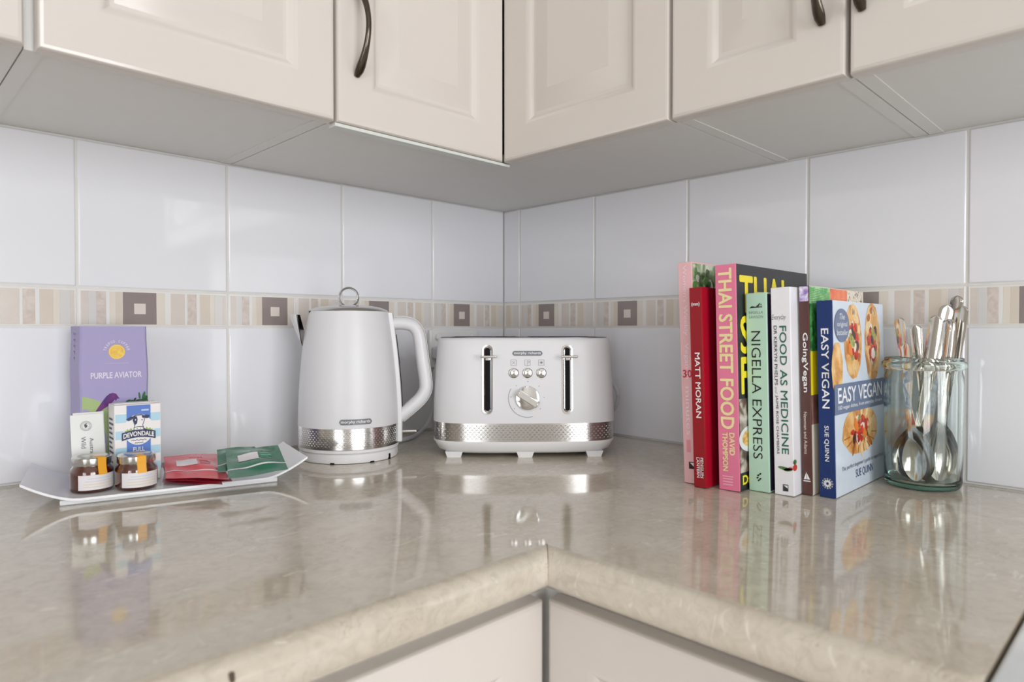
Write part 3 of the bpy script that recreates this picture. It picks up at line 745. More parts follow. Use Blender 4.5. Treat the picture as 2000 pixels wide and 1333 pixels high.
def coffee_box():
    W, D, H = 0.0755, 0.050, 0.1915
    t = thing('coffee_box', 'tall purple coffee packet with yellow sun and bird picture, at the back of the tray', 'coffee packet', at(-0.8108, -0.085, TZ+0.0002))
    Mp = mat('lilac_card', (164, 156, 196), 0.55, vary=0.015); Mg = mat('lime_green_print', (166, 186, 128), 0.6); My = mottled('sun_yellow_print', (228, 180, 72), (240, 204, 104), 160, 0.6)
    Mv = mottled('violet_bird_print', (58, 28, 110), (124, 36, 120), 40, 0.5); Ml = mottled('dark_leaf_print', (16, 46, 30), (44, 110, 62), 120, 0.6); Mw = mat('pale_lilac_print', (222, 216, 230), 0.6); Ms = mat('soft_lilac_print', (178, 170, 200), 0.6)
    b = MB()
    n = 12
    rows = []
    for k in range(n+1):    # soft packet: slightly bowed sides
        z = H*k/n; q = math.sin(PI*k/n); w_ = 0.0010*q+0.0005*math.sin(5*k); d_ = 0.0014*q
        r = 0.0022
        rows.append([(-w_+r, -d_, z), (W+w_-r, -d_, z), (W+w_, r-d_, z), (W+w_, D+d_-r, z), (W+w_-r, D+d_, z), (-w_+r, D+d_, z), (-w_, D+d_-r, z), (-w_, r-d_, z)])
    b.loft(rows, Mp, False)
    mp = lambda u, v, off: Vector((u, -0.0014*math.sin(PI*min(max((v-TZ)/H, 0), 1))-off, v-TZ))
    b.disc(0.0400, 0.1690, 0.0094, 0.0094, mp, My, 0.0003)
    b.disc(0.0400, 0.1690, 0.0088, 0.0088, mp, mat('sun_ring_print', (238, 206, 112), 0.6), 0.0004, r_in=0.88)
    word = 'TRIPOD COFFEE'
    for k, ch in enumerate(word):
        if ch == ' ': continue
        a = R(168-156*k/(len(word)-1)); cu, cv = 0.0400+0.0132*math.cos(a), 0.1690+0.0132*math.sin(a); rr = a-PI/2
        m2 = lambda u, v, off, cu=cu, cv=cv, rr=rr: mp(cu+u*math.cos(rr)-v*math.sin(rr), cv+u*math.sin(rr)+v*math.cos(rr), off)
        b.text(ch, -0.0010 if ch != 'I' else -0.0004, -0.0012, 0.0010 if ch != 'I' else 0.0004, 0.0020, m2, Mw, 0.0003, bold=0.01)
    b.rect(0.0262, 0.1540, 0.0535, 0.1550, mp, Ms)
    b.text('PURPLE AVIATOR', 0.0108, 0.1358, 0.0682, 0.1432, mp, Mw, 0.0003, bold=0.018)
    b.poly([(0.001, TZ+.001), (0.001, 0.1142), (0.006, 0.1132), (0.0187, 0.1080), (0.028, 0.1010), (0.030, 0.09), (0.030, TZ+.001)], mp, Mg, 0.0002)
    bird = [(0.0095, 0.0855), (0.0140, 0.0925), (0.0215, 0.1045), (0.0270, 0.1125), (0.0310, 0.1160), (0.0350, 0.1170), (0.0385, 0.1155), (0.0402, 0.1125), (0.0425, 0.1090), (0.0398, 0.1095), (0.0380, 0.1062), (0.0372, 0.1085), (0.0340, 0.1050), (0.0290, 0.1005), (0.0220, 0.0955), (0.0165, 0.0905), (0.0130, 0.0855)]
    b.poly(bird, mp, Mv, 0.0004)
    for (u, v, ru, rv, ro) in ((.052, .1050, .0035, .0016, .5), (.058, .1045, .004, .0018, -.3), (.060, .1068, .0024, .0012, 1.0), (.066, .1045, .006, .0025, .1), (.0705, .1110, .0058, .0018, 1.35), (.0718, .1075, .0045, .003, .9), (.0655, .1115, .0045, .0012, 1.7), (.072, .1030, .004, .005, 0)):
        b.disc(u, v, ru, rv, mp, Ml, 0.0004, 12, rot=ro)
    mps = lambda u, v, off: Vector((-0.0012-off, D-u, v))        # left side, faint upright marks
    for k in range(5): b.stroke([(0.016, 0.182-0.0075*k), (0.024, 0.182-0.0075*k), (0.024, 0.178-0.0075*k)], 0.0016, mps, Ms)
    b.build('packet', t, sharp=0.6)
coffee_box()

def milk_carton():
    W, D, H = 0.0515, 0.036, 0.0952
    t = thing('milk_carton', 'small blue and white striped milk carton with a cow emblem, on the tray', 'milk carton', at(-0.7863, -0.1330, TZ), R(-4))
    Mw = mat('carton_white', (236, 232, 230), 0.45, vary=0.01); Mb = mat('carton_light_blue', (176, 212, 230), 0.45, vary=0.01); Mr = mat('carton_royal_blue', (84, 122, 198), 0.45, vary=0.01)
    Mn = mat('carton_navy', (36, 46, 84), 0.45); Mg = mat('carton_grass', (150, 180, 96), 0.5); Mx = mat('carton_side_print', (70, 80, 104), 0.6)
    b = MB(); b.box(0, W, 0, D, 0, H, Mw, 0.0012)
    mp = lambda u, v, off: Vector((u, -off, v))
    for k in range(4):
        z = H-0.0215-0.0205*k
        b.rect(0.001, z, W-.001, z+0.0102, mp, Mb, 0.0002)
    cx = 0.0263
    b.rect(cx-0.0132, 0.001, cx+0.0132, H-0.001, mp, Mr, 0.0003)
    b.disc(cx, 0.0640, 0.0165, 0.0190, mp, Mw, 0.0004, 36)
    b.rect(cx+.003, H-.0085, cx+.0112, H-.0065, mp, mat('carton_pale_blue', (186, 204, 236), 0.5), 0.0004)
    # grass, cow head, banner
    for sg in (-1, 1): b.poly([(cx+sg*.0060, 0.0613), (cx+sg*.0155, 0.0613), (cx+sg*.0150, 0.0643), (cx+sg*.0138, 0.0630), (cx+sg*.0125, 0.0658), (cx+sg*.0110, 0.0638), (cx+sg*.0085, 0.0668)], mp, Mg, 0.0005)
    b.poly([(cx-.0050, 0.0808), (cx+.0050, 0.0808), (cx+.0062, 0.0760), (cx+.0040, 0.0690), (cx+.0048, 0.0640), (cx-.0048, 0.0640), (cx-.0040, 0.0690), (cx-.0062, 0.0760)], mp, Mw, 0.0006)
    b.poly([(cx-.0050, 0.0808), (cx-.0022, 0.0806), (cx-.0012, 0.0765), (cx-.0020, 0.0715), (cx-.0040, 0.0698), (cx-.0062, 0.0760)], mp, Mn, 0.0007); b.disc(cx-.0036, .0762, .0007, .0009, mp, Mw, .0009, 10); b.disc(cx+.0036, .0758, .0007, .0009, mp, Mn, .0009, 10); b.disc(cx-.0018, .0655, .0006, .0005, mp, Mn, .0009, 8); b.disc(cx+.0018, .0655, .0006, .0005, mp, Mn, .0009, 8)
    b.poly([(cx+.0050, 0.0806), (cx+.0034, 0.0806), (cx+.0036, 0.0785), (cx+.0056, 0.0780)], mp, Mn, 0.0007)
    b.poly([(cx-.0050, .0802), (cx-.0085, .0807), (cx-.0138, .0776), (cx-.0116, .0752), (cx-.0082, .0762), (cx-.0056, .0785)], mp, Mn, 0.0007)
    b.poly([(cx+.0050, .0802), (cx+.0075, .0816), (cx+.0120, .0810), (cx+.0112, .0776), (cx+.0080, .0772), (cx+.0056, .0785)], mp, Mn, 0.0007)
    for sg in (-1, 1): b.stroke([(cx+sg*.0052, .0808), (cx+sg*.0064, .0760), (cx+sg*.0042, .0690), (cx+sg*.0055, .0658), (cx+sg*.0044, .0632)], .0007, mp, Mn, 0.0008)
    b.stroke([(cx-.0062, 0.0803), (cx-.0030, 0.0820), (cx+.0030, 0.0820), (cx+.0062, 0.0803)], .0012, mp, Mn, 0.0008)
    b.poly([(cx-.0048, 0.0658), (cx+.0048, 0.0658), (cx+.0058, 0.0628), (cx-.0058, 0.0628)], mp, Mw, 0.0008)
    b.stroke([(cx-.0052, 0.0665), (cx-.002, 0.0676), (cx+.002, 0.0676), (cx+.0052, 0.0665), (cx+.0055, 0.0638)], .0007, mp, Mn, 0.0009)
    b.poly([(cx+.0040, 0.0658), (cx+.0072, 0.0646), (cx+.0105, 0.0628), (cx+.0030, 0.0616)], mp, Mn, 0.0006)
    b.poly([(cx-.0040, 0.0653), (cx-.0085, 0.0628), (cx-.0080, 0.0608), (cx-.0030, 0.0616)], mp, Mn, 0.0006)
    bn = lambda u, v, off: mp(cx+u, 0.0578+v-9.0*u*u, off)
    b.rect(-0.0186, -0.0034, 0.0186, 0.0062, bn, Mn, 0.0009, 14)
    b.text('DEVONDALE', -0.0168, -0.0014, 0.0168, 0.0042, bn, Mw, 0.0011, bold=0.022)
    for k, (a, c) in enumerate(((-.0085, .0085), (-.0045, .0050))):
        z = .0510-.0034*k; b.stroke([(cx+a+(c-a)*q/8, z+(.0006 if q % 2 else -.0006)) for q in range(9)], .0007, mp, Mx, 0.0006)
    b.text('FULL', cx-.0062, .0372, cx+.0062, .0424, mp, Mw, 0.0005, bold=0.015)
    b.text('CREAM', cx-.0090, .0298, cx+.0090, .0348, mp, Mw, 0.0005, bold=0.015)
    ms = lambda u, v, off: Vector((-off, D-u, v))
    for k in range(11): b.rect(0.006, 0.018+0.0058*k, 0.030-(k % 3)*.004, 0.0205+0.0058*k, ms, Mx)
    b.build('carton', t)
    b = MB(); b.box(0.002, W-.002, 0.010, D-.010, H, H+0.0012, Mw, 0.0004); b.build('top_flap', t)
milk_carton()

def card_sachets():
    Mw = mat('white_sachet_paper', (232, 232, 228), 0.5, vary=0.01); Mk = mat('sachet_dark_print', (96, 98, 104), 0.6); Ml = mat('sachet_grey_print', (168, 170, 176), 0.6)
    for i, (x, y, w_, h_, lab) in enumerate(((-0.8245, -0.1085, 0.0350, 0.0840, 'white paper sachet with round emblem and upright lettering, in front of the purple packet'), (-0.8205, -0.1035, 0.0330, 0.0860, 'plain white paper sachet tucked behind the lettered one by the purple packet'))):
        t = thing('paper_sachet', lab, 'sachet', at(x, y, TZ+.0002), 0, 'white paper sachets on the tray', rot=(R(-9), 0, 0))
        b = MB(); rows = []
        for k in range(9):
            z = h_*k/8; q = math.sin(PI*k/8); r = []
            for s, e in ((0, 0), (.15, .7), (.5, 1), (.85, .7), (1, 0)): r.append((w_*s, -0.0002-0.0012*q*e, z))
            for s, e in ((1, 0), (.85, .7), (.5, 1), (.15, .7), (0, 0)): r.append((w_*s, 0.0002+0.0012*q*e, z))
            rows.append(r)
        b.loft(rows, Mw, True)
        if i == 0:
            mp = lambda u, v, off: Vector((u, -0.0016-off, v))
            cu, cv = 0.0158, 0.0700
            b.disc(cu, cv, .0060, .0060, mp, Ml, r_in=0.90); b.disc(cu, cv, .0046, .0046, mp, Ml, r_in=0.90)
            b.stroke([(cu+.001, cv+.003), (cu-.0015, cv+.001), (cu+.001, cv-.0005), (cu-.001, cv-.0025)], .0012, mp, Mk); b.disc(cu, cv, .0016, .0012, mp, Mk)
            dn = lambda u, v, off: mp(v, 0.0570-u, off)
            b.text('Wild', 0.0, 0.0100, 0.0140, 0.0150, dn, Mk, 0.0003)
            b.text('Australian', 0.002, 0.0190, 0.0300, 0.0232, dn, Mk, 0.0003)
        b.build('sachet', t, sharp=1.2)
card_sachets()

def honey_jars():
    Mg = glass_mat('jar_glass', (0.97, 0.96, 0.94)); Mh = bpy.data.materials.new('dark_honey'); Mh.use_nodes = True
    bb = Mh.node_tree.nodes['Principled BSDF']; bb.inputs['Base Color'].default_value = (0.15, 0.014, 0.002, 1); bb.inputs['Roughness'].default_value = 0.08
    bb.inputs['Subsurface Weight'].default_value = 0.25; bb.inputs['Subsurface Radius'].default_value = (0.02, 0.004, 0.001); bb.inputs['Subsurface Scale'].default_value = 0.4
    Ml = mat('jar_label_paper', (230, 226, 226), 0.55, vary=0.01); My = mat('amber_seal', (240, 170, 40), 0.45); Mo = mat('label_ochre_print', (228, 206, 176), 0.6); Mt = mat('label_grey_print', (208, 206, 220), 0.6)
    for (x, y, lc, sc_, lab) in ((-0.8132, -0.1452, 20, 29, 'left small honey jar with silver lid and amber seal, on the tray'), (-0.7722, -0.1680, 15, 15, 'right small honey jar with silver lid, directly in front of the milk carton')):
        t = thing('honey_jar', lab, 'honey jar', at(x, y, TZ+.0003), 0, 'honey jars on the tray')
        prof = [(0.0185, 0.0), (0.0208, 0.0012), (0.0217, 0.004), (0.0217, 0.0225), (0.0206, 0.0258), (0.0186, 0.0282), (0.0180, 0.0300), (0.0180, 0.0345)]
        b = MB(); b.lathe(prof, Mh, 48); b.build('honey', t, sharp=1.2)
        b = MB(); b.lathe([(r+0.0006, z) for r, z in prof], Mg, 48, cap0=False, cap1=False); b.lathe([(r+0.00005, z+.0002) for r, z in prof][::-1], Mg, 48, cap0=False, cap1=False)
        b.build('glass', t, sharp=1.2)
        b = MB(); b.lathe([(0.0186, 0.0305), (0.0201, 0.0305), (0.0204, 0.0315), (0.0202, 0.0385), (0.0192, 0.0396), (0.015, 0.0398), (0.0140, 0.0392), (0.001, 0.0392)], M_STEEL, 64); b.build('lid', t)
        f0 = math.degrees(math.atan2(-1.046-y, -1.0155-x))
        def cm(u, v, off): a = R(f0)+u; r_ = 0.0225+off; return Vector((r_*math.cos(a), r_*math.sin(a), v))
        b = MB(); b.rect(R(lc-56), 0.0035, R(lc+56), 0.0205, cm, Ml, 0.0001, 20)
        for k, (a, c, m_) in enumerate(((-30, 30, Mt), (-38, 44, Mt), (-42, 44, Mo), (-42, 42, Mo))): b.rect(R(lc+a), 0.0160-.0032*k, R(lc+c), 0.0168-.0032*k, cm, m_, 0.0002, 10)
        b.build('label', t)
        s0 = R(f0+sc_); h = 0.0048; b = MB()
        ca, sa = math.cos(s0), math.sin(s0); rows = []
        for r_, z in ((0.008, 0.0400), (0.0150, 0.0402), (0.0196, 0.0400), (0.0206, 0.0390), (0.0209, 0.0305), (0.0212, 0.0270), (0.0226, 0.0225), (0.0227, 0.0200)):
            rows.append([(r_*ca-h*s*sa, r_*sa+h*s*ca, z-(0.0006 if abs(s) > .9 and r_ < 0.02 else 0)) for s in (-1, -.5, 0, .5, 1)])
        b.loft(rows, My, True, False, False, False); b.build('seal_strip', t)
honey_jars()

def tea_sachets():
    C = Vector((-1.015464, -1.046351, 0.196671))
    red = mat('red_foil', (214, 72, 84), 0.22, coat=0.6, vary=0.08, scale=60, bump=0.35, bscale=70); dred = mat('deep_red_foil', (150, 24, 44), 0.25, vary=0.08, bump=0.3, bscale=70)
    grn = mat('green_foil', (20, 108, 78), 0.22, coat=0.6, vary=0.1, scale=60, bump=0.35, bscale=70)
    Mw = mat('sachet_label', (226, 220, 224), 0.45); Mr = mat('red_foil_print', (232, 130, 136), 0.5); Mg = mat('green_foil_print', (120, 176, 152), 0.5)
    def sachet(label, cor, m, pr, seed, plain_=False):
        FLc, FRc, BRc, BLc = [Vector(c) for c in cor]
        o = (FLc+FRc+BRc+BLc)/4; o.z = min(c.z for c in (FLc, FRc, BRc, BLc))
        t = thing('tea_sachet', label, 'tea sachet', at(o.x, o.y, o.z), 0, 'foil tea sachets on the tray')
        rnd = random.Random(seed); ph = [rnd.uniform(0, 6) for _ in range(4)]
        n1, n2 = 16, 14
        def P(u, v, k):
            p = FLc*(1-u)*(1-v)+FRc*u*(1-v)+BRc*u*v+BLc*(1-u)*v-o
            e = min(1, min(u, 1-u)*5.5, )*min(1, max(0, min(v-0.10, 0.94-v))*5.0)
            wv = 0.0015*math.sin(9*u+ph[0]+3*v)+0.0010*math.sin(14*v+ph[1]+4*u)
            crimp = 0.0007*math.sin(PI*2*u+ph[2])*(1-e)
            return p+Vector((0, 0, 0.0012+crimp+k*(0.0002+e*(0.0016+wv*0.8))+0.0012*e*0.3))
        b = MB()
        top = [[P(i/n1, j/n2, 1) for i in range(n1+1)] for j in range(n2+1)]; bot = [[P(i/n1, j/n2, -0.6) for i in range(n1+1)] for j in range(n2+1)]
        b.loft(top, m, True, False, False, False); b.loft([r[::-1] for r in bot], m, True, False, False, False)
        rt = top[0]+[r[-1] for r in top[1:]]+top[-1][::-1][1:]+[r[0] for r in top[::-1][1:-1]]; rb = bot[0]+[r[-1] for r in bot[1:]]+bot[-1][::-1][1:]+[r[0] for r in bot[::-1][1:-1]]
        b.loft([rt, rb], m, True, True, False, False)
        mp = lambda u, v, off: P(u, v, 1)+Vector((0, 0, off))
        for k in range(20): b.rect(k/20, 0.235+.02*math.sin(PI*k/20), (k+1)/20, 0.265+.02*math.sin(PI*k/20), mp, Mw, 0.0003)
        if not plain_:
            for k in range(6):
                for q in range(4): b.rect(0.20+.36*k/6, 0.46+.26*q/4, 0.20+.36*(k+1)/6, 0.46+.26*(q+1)/4, mp, Mw, 0.0004)
            for k in range(4): b.rect(0.60, 0.66-.055*k, 0.60+(.16, .2, .14, .18)[k], 0.69-.055*k, mp, pr, 0.0004, 4)
            for k in range(5): b.rect(0.44+.05*k, 0.80, 0.475+.05*k, 0.835, mp, pr, 0.0004)
        b.build('packet', t, sharp=1.2)
    def ray(x, y, z):   # a point of the tray contents from its measured plan position on the worktop plane
        p = Vector((x, y, 0)); k = (C.z-z)/C.z; q = C+(p-C)*k; return (q.x, q.y, z)
    # plan positions taken at z = 0.012 for the corners FL, FR, BR, BL
    def cors(q, zf, zb):
        out = []
        for (x, y), z in zip(q, (zf, zf, zb, zb)):
            k = (C.z-z)/(C.z-0.012); out.append((C.x+(x-C.x)*k, C.y+(y-C.y)*k, z))
        return out
    Rq = [(-0.7359, -0.1559), (-0.6824, -0.2173), (-0.6251, -0.0342), (-0.690, -0.0006)]
    Gq = [(-0.6833, -0.2165), (-0.6056, -0.2175), (-0.532, -0.0344), (-0.6074, -0.0162)]
    top_r = cors(Rq, .0170, .0330); top_g = cors(Gq, .0262, .0455)
    sh = lambda q, dx, dy, d1, d2: [(x+dx, y+dy, z+(d1 if i < 2 else d2)) for i, (x, y, z) in enumerate(q)]
    def rotq(q, a):
        c = sum((Vector(p) for p in q), Vector())/4; ca, sa = math.cos(R(a)), math.sin(R(a))
        return [(c.x+(p[0]-c.x)*ca-(p[1]-c.y)*sa, c.y+(p[0]-c.x)*sa+(p[1]-c.y)*ca, p[2]) for p in q]
    sachet('topmost red foil tea sachet, lying left of the green ones on the tray', top_r, red, Mr, 1)
    sachet('red foil tea sachet just under the topmost red one, its edge showing', rotq(sh(top_r, .000, -.001, -.0034, -.0085), 3), dred, Mr, 2, True)
    sachet('lowest red foil tea sachet of the pile, flat on the tray', rotq(sh(top_r, -.003, -.001, -.0055, -.0190), -5), dred, Mr, 3, True)
    sachet('topmost green foil tea sachet at the right end of the tray', top_g, grn, Mg, 4)
    gq = [(x, y, z) for x, y, z in cors([(-0.6760, -0.165), (-0.610, -0.180), (-0.5600, -0.012), (-0.6130, 0.002)], .0240, .0425)]
    sachet('green foil tea sachet tucked under the topmost green one, sticking out left', gq, grn, Mg, 5, True)
tea_sachets()

# ------------------------------------------------------------------ cookbooks
def book(label, x, yl, t_, H, W, lean, spine_m, front_m, decor=None, hard=0.0):
    o = thing('cookbook', label, 'book', at(x, yl, 0.0003), 0, 'cookbooks on the worktop', rot=(R(-lean), 0, 0))
    b = MB(); c = 0.0016
    b.box(0, 0.0022, -t_, 0, 0, H, spine_m, 0.0007)
    b.box(0.0018, W, -t_, -t_+c, 0, H, front_m, 0.0004); b.box(0.0018, W, -c, 0, 0, H, front_m, 0.0004)
    sp = lambda u, v, off: Vector((-off, -v, H-u))
    cv = lambda u, v, off: Vector((u, -t_-off, v))
    if decor: decor(b, sp, cv, H, t_, W)
    b.build('cover', o, sharp=0.5)
    p = MB(); p.box(0.0022, W-0.003-hard, -t_+c, -c, 0.0008+hard, H-0.0012-hard, M_PAPER); p.build('page_block', o)
    return o
def D_pink(b, sp, cv, H, t_, W):
    Mt = mat('rose_white_print', (244, 224, 226), 0.5); Mr = mat('rose_red_print', (206, 52, 72), 0.5); Mk = mat('black_print', (24, 22, 24), 0.5)
    b.text("Women's Weekly", 0.004, .0050, 0.094, .0125, sp, Mt, bold=0.005)
    b.text('Vegan in', 0.104, .0050, 0.150, .0125, sp, Mt, bold=0.005)
    b.text('30', 0.1420, .0020, 0.1500, .0100, cv if False else (lambda u, v, off: sp(0.1500-(v-.002)*0-0+0*(u), v, off)), Mr) if False else None
    up = lambda u, v, off: sp(0.1445-v, u, off)
    b.text('30', .0030, -.0035, .0155, .0060, up, Mr, bold=0.02)
    b.text('minutes', 0.160, .0060, 0.222, .0120, sp, Mt, bold=0.005)
    b.rect(0.2280, .0050, 0.2440, .0110, sp, mat('rose_mid_print', (226, 150, 160), 0.5))
    b.rect(0.2560, .0075, 0.2650, .0165, sp, Mk); b.poly([(0.2570, .0090), (0.2570, .0155), (0.2625, .0155)], sp, Mt, .0005)
    Ms = mottled('salad_photo', (60, 96, 48), (222, 226, 206), 55, 0.3, (150, 170, 120)); Md = mottled('salad_dark', (40, 30, 24), (96, 132, 62), 80, 0.3)
    b.rect(.002, H-.095, W-.004, H-.002, cv, Ms)
    for k in range(26): b.disc(random.uniform(.006, .09), H-random.uniform(.013, .06), random.uniform(.004, .009), random.uniform(.003, .006), cv, random.choice([Md, Ms, mat('salad_leaf', (88, 142, 64), 0.4), mat('salad_white', (214, 210, 200), 0.4)]), .0004+.00002*k, 10, .2, random.uniform(0, 3))
def D_red(b, sp, cv, H, t_, W):
    b.text('MATT MORAN', 0.0815, .0058, 0.1625, .0128, sp, M_PRINTW, bold=0.01)
    b.text('PENGUIN', 0.2120, .0104, 0.2370, .0138, sp, M_PRINTW, bold=0.012); b.text('LANTERN', 0.2120, .0046, 0.2370, .0080, sp, M_PRINTW, bold=0.012)
    b.rect(0.2120, .0089, 0.2370, .0094, sp, M_PRINTW)
    up = lambda u, v, off: sp(0.0215-v, u, off)
    b.text('(mm)', .0030, -.0025, .0142, .0030, up, M_PRINTW, bold=0.02)
def D_thai(b, sp, cv, H, t_, W):
    My = mat('pale_yellow_print', (242, 226, 168), 0.45); Mv = mat('bright_yellow_print', (240, 220, 40), 0.4); Mp = mat('light_pink_print', (246, 196, 210), 0.5)
    b.text('THAI STREET FOOD', 0.0050, .0045, 0.2010, .0215, sp, My, bold=0.022)
    b.text('DAVID', 0.2060, .0150, 0.2330, .0215, sp, My, bold=0.03); b.text('THOMPSON', 0.2060, .0060, 0.2530, .0125, sp, My, bold=0.03)
    b.text('LANTERN', 0.2575, .0050, 0.2720, .0190, sp, Mp) if False else b.rect(0.2590, .0050, 0.2600, .0190, sp, Mp)
    for k in range(3): b.rect(0.2620+.0035*k, .0055, 0.2630+.0035*k, .0185, sp, Mp)
    b.text('THAI', .010, .2180, .136, .2620, cv, Mv, bold=0.022)
    b.text('STREET', .010, .1680, .190, .2120, cv, Mv, bold=0.022)
    b.text('FOOD', .010, .1180, .150, .1620, cv, Mv, bold=0.022)
    Mf = mottled('street_photo', (40, 40, 44), (206, 196, 186), 40, 0.35, (120, 96, 80))
    b.rect(.002, .022, W-.002, .112, cv, Mf)
    b.disc(.030, .062, .030, .016, cv, mat('photo_bowl_white', (222, 226, 228), 0.4), .0005); b.disc(.030, .063, .022, .011, cv, mottled('photo_noodles', (206, 140, 40), (240, 220, 150), 120, 0.4), .0006)
    b.text('David Thompson', .008, .004, .150, .018, cv, Mv, bold=0.03)
def D_nig(b, sp, cv, H, t_, W):
    Mk = mat('black_print', (24, 22, 24), 0.5); Mg = mat('grey_green_print', (120, 150, 136), 0.5)
    b.text('NIGELLA EXPRESS', 0.0465, .0062, 0.2020, .0178, sp, Mk, bold=-0.004)
    up = lambda u, v, off: sp(0.030-v, u, off)
    b.text('NIGELLA', .0040, .0045, .0215, .0078, up, Mg); b.text('LAWSON', .0040, -.0010, .0215, .0023, up, Mg)
    b.poly([(.0045, .0115), (.0205, .0120), (.0205, .0132), (.012, .0130), (.0075, .0140)], up, Mk); b.poly([(.0125, .0128), (.0170, .0170), (.0185, .0180), (.0165, .0135)], up, Mk)
    b.poly([(.0180, .0150), (.0196, .0170), (.0200, .0135)], up, mat('leaf_green', (60, 130, 70), .5))
    for u, v in ((.012, .0), (.0145, .002), (.011, -.003), (.0145, -.004), (.0125, -.006)):
        b.disc(u, v-.192, .0016, .0010, up, Mk, n=8, rot=.6)
    b.rect(.002, .002, .03, H-.002, cv, mat('book_edge_dark', (46, 34, 60), .4))
def D_food(b, sp, cv, H, t_, W):
    Mg = mat('bottle_green_print', (40, 108, 88), 0.5); Mk = mat('charcoal_print', (52, 52, 58), 0.5)
    b.text('FOOD AS MEDICINE', 0.0460, .0098, 0.1980, .0180, sp, Mg, bold=0.014)
    b.text('DR KERRYN PHELPS', 0.0455, .0030, 0.1165, .0067, sp, Mk, bold=0.01); b.text('and', 0.1185, .0030, 0.1265, .0062, sp, mat('grey_print', (150, 150, 152), .5), shear=.2); b.text('JAIME ROSE CHAMBERS', 0.1285, .0030, 0.1985, .0067, sp, Mk, bold=0.01)
    up = lambda u, v, off: sp(0.042-v, u, off)
    b.text('Everyday', .0010, .0018, .0180, .0098, up, mat('charcoal_print', (52, 52, 58), .5), bold=-0.012, shear=.3)
    Ml = mottled('herb_photo', (24, 84, 44), (110, 150, 80), 200, .4)
    b.disc(.0120, -.1730, .0075, .0020, up, Ml, n=14, rot=-.15); b.disc(.0165, -.1742, .0055, .0020, up, Ml, n=12, rot=.1); b.disc(.0195, -.1725, .0030, .0016, up, mat('chilli_red', (206, 60, 50), .4), n=10)
    b.disc(.004, H-.2135, .006, .004, cv, mat('chilli_red', (206, 60, 50), .4), n=10); b.disc(.004, H-.207, .005, .003, cv, Ml, n=10)
    b.rect(.0100, -.2000, .0165, -.1920, up, Mk); b.poly([(.0108, -.1930), (.0158, -.1930), (.0158, -.1965)], up, M_PRINTW, .0005)
def D_going(b, sp, cv, H, t_, W):
    b.rect(.0008, .0006, 0.0185, t_-.0006, sp, mottled('flower_photo', (150, 120, 190), (232, 226, 240), 160, .4), .0003)
    b.text('GoingVegan', 0.0560, .0022, 0.1265, .0092, sp, M_PRINTW, bold=0.018)
    b.text('Newman and Adams', 0.1500, .0032, 0.2000, .0068, sp, mat('tan_print', (214, 200, 190), .5), bold=0.005)
    up = lambda u, v, off: sp(0.2260-v, u, off)
    b.poly([(.0020, -.0040), (.0052, -.0040), (.0052, .0050)], up, M_PRINTW); b.poly([(.0058, -.0040), (.0092, -.0040), (.0058, .0030)], up, M_PRINTW); b.rect(.0015, -.0066, .0098, -.0055, up, M_PRINTW)
    G = mottled('celery_photo', (84, 168, 96), (170, 214, 150), 90, .35); G2 = mottled('bean_photo', (20, 96, 50), (90, 170, 90), 130, .35); O = mottled('carrot_photo', (226, 104, 70), (244, 140, 96), 30, .35)
    N = mottled('grain_photo', (226, 214, 184), (132, 96, 84), 190, .4, (238, 232, 220)); Y = mat('sunny_yellow', (236, 214, 40), .4); Bn = mottled('clay_photo', (110, 74, 66), (150, 110, 96), 60, .4)
    z = [H-.001, H-.0215, H-.0420]
    b.rect(.001, z[1], .066, z[0], cv, G); b.rect(.066, z[1], .126, z[0], cv, O); b.rect(.126, z[1], W-.002, z[0], cv, N)
    for k in range(9): b.stroke([(.002, z[0]-.002-.0022*k), (.03, z[0]-.0035-.0020*k), (.064, z[0]-.006-.0018*k)], .0008, cv, mat('celery_line', (60, 146, 80), .4), .0005)
    b.rect(.001, H-.078, .066, z[1], cv, G2); b.rect(.066, H-.078, W-.002, z[1], cv, N); b.rect(.001, H-.130, W-.002, H-.078, cv, Y); b.rect(.001, H-.165, W-.002, H-.130, cv, Bn); b.rect(.001, .002, W-.002, H-.165, cv, mat('cream_cover', (214, 204, 190), .4))
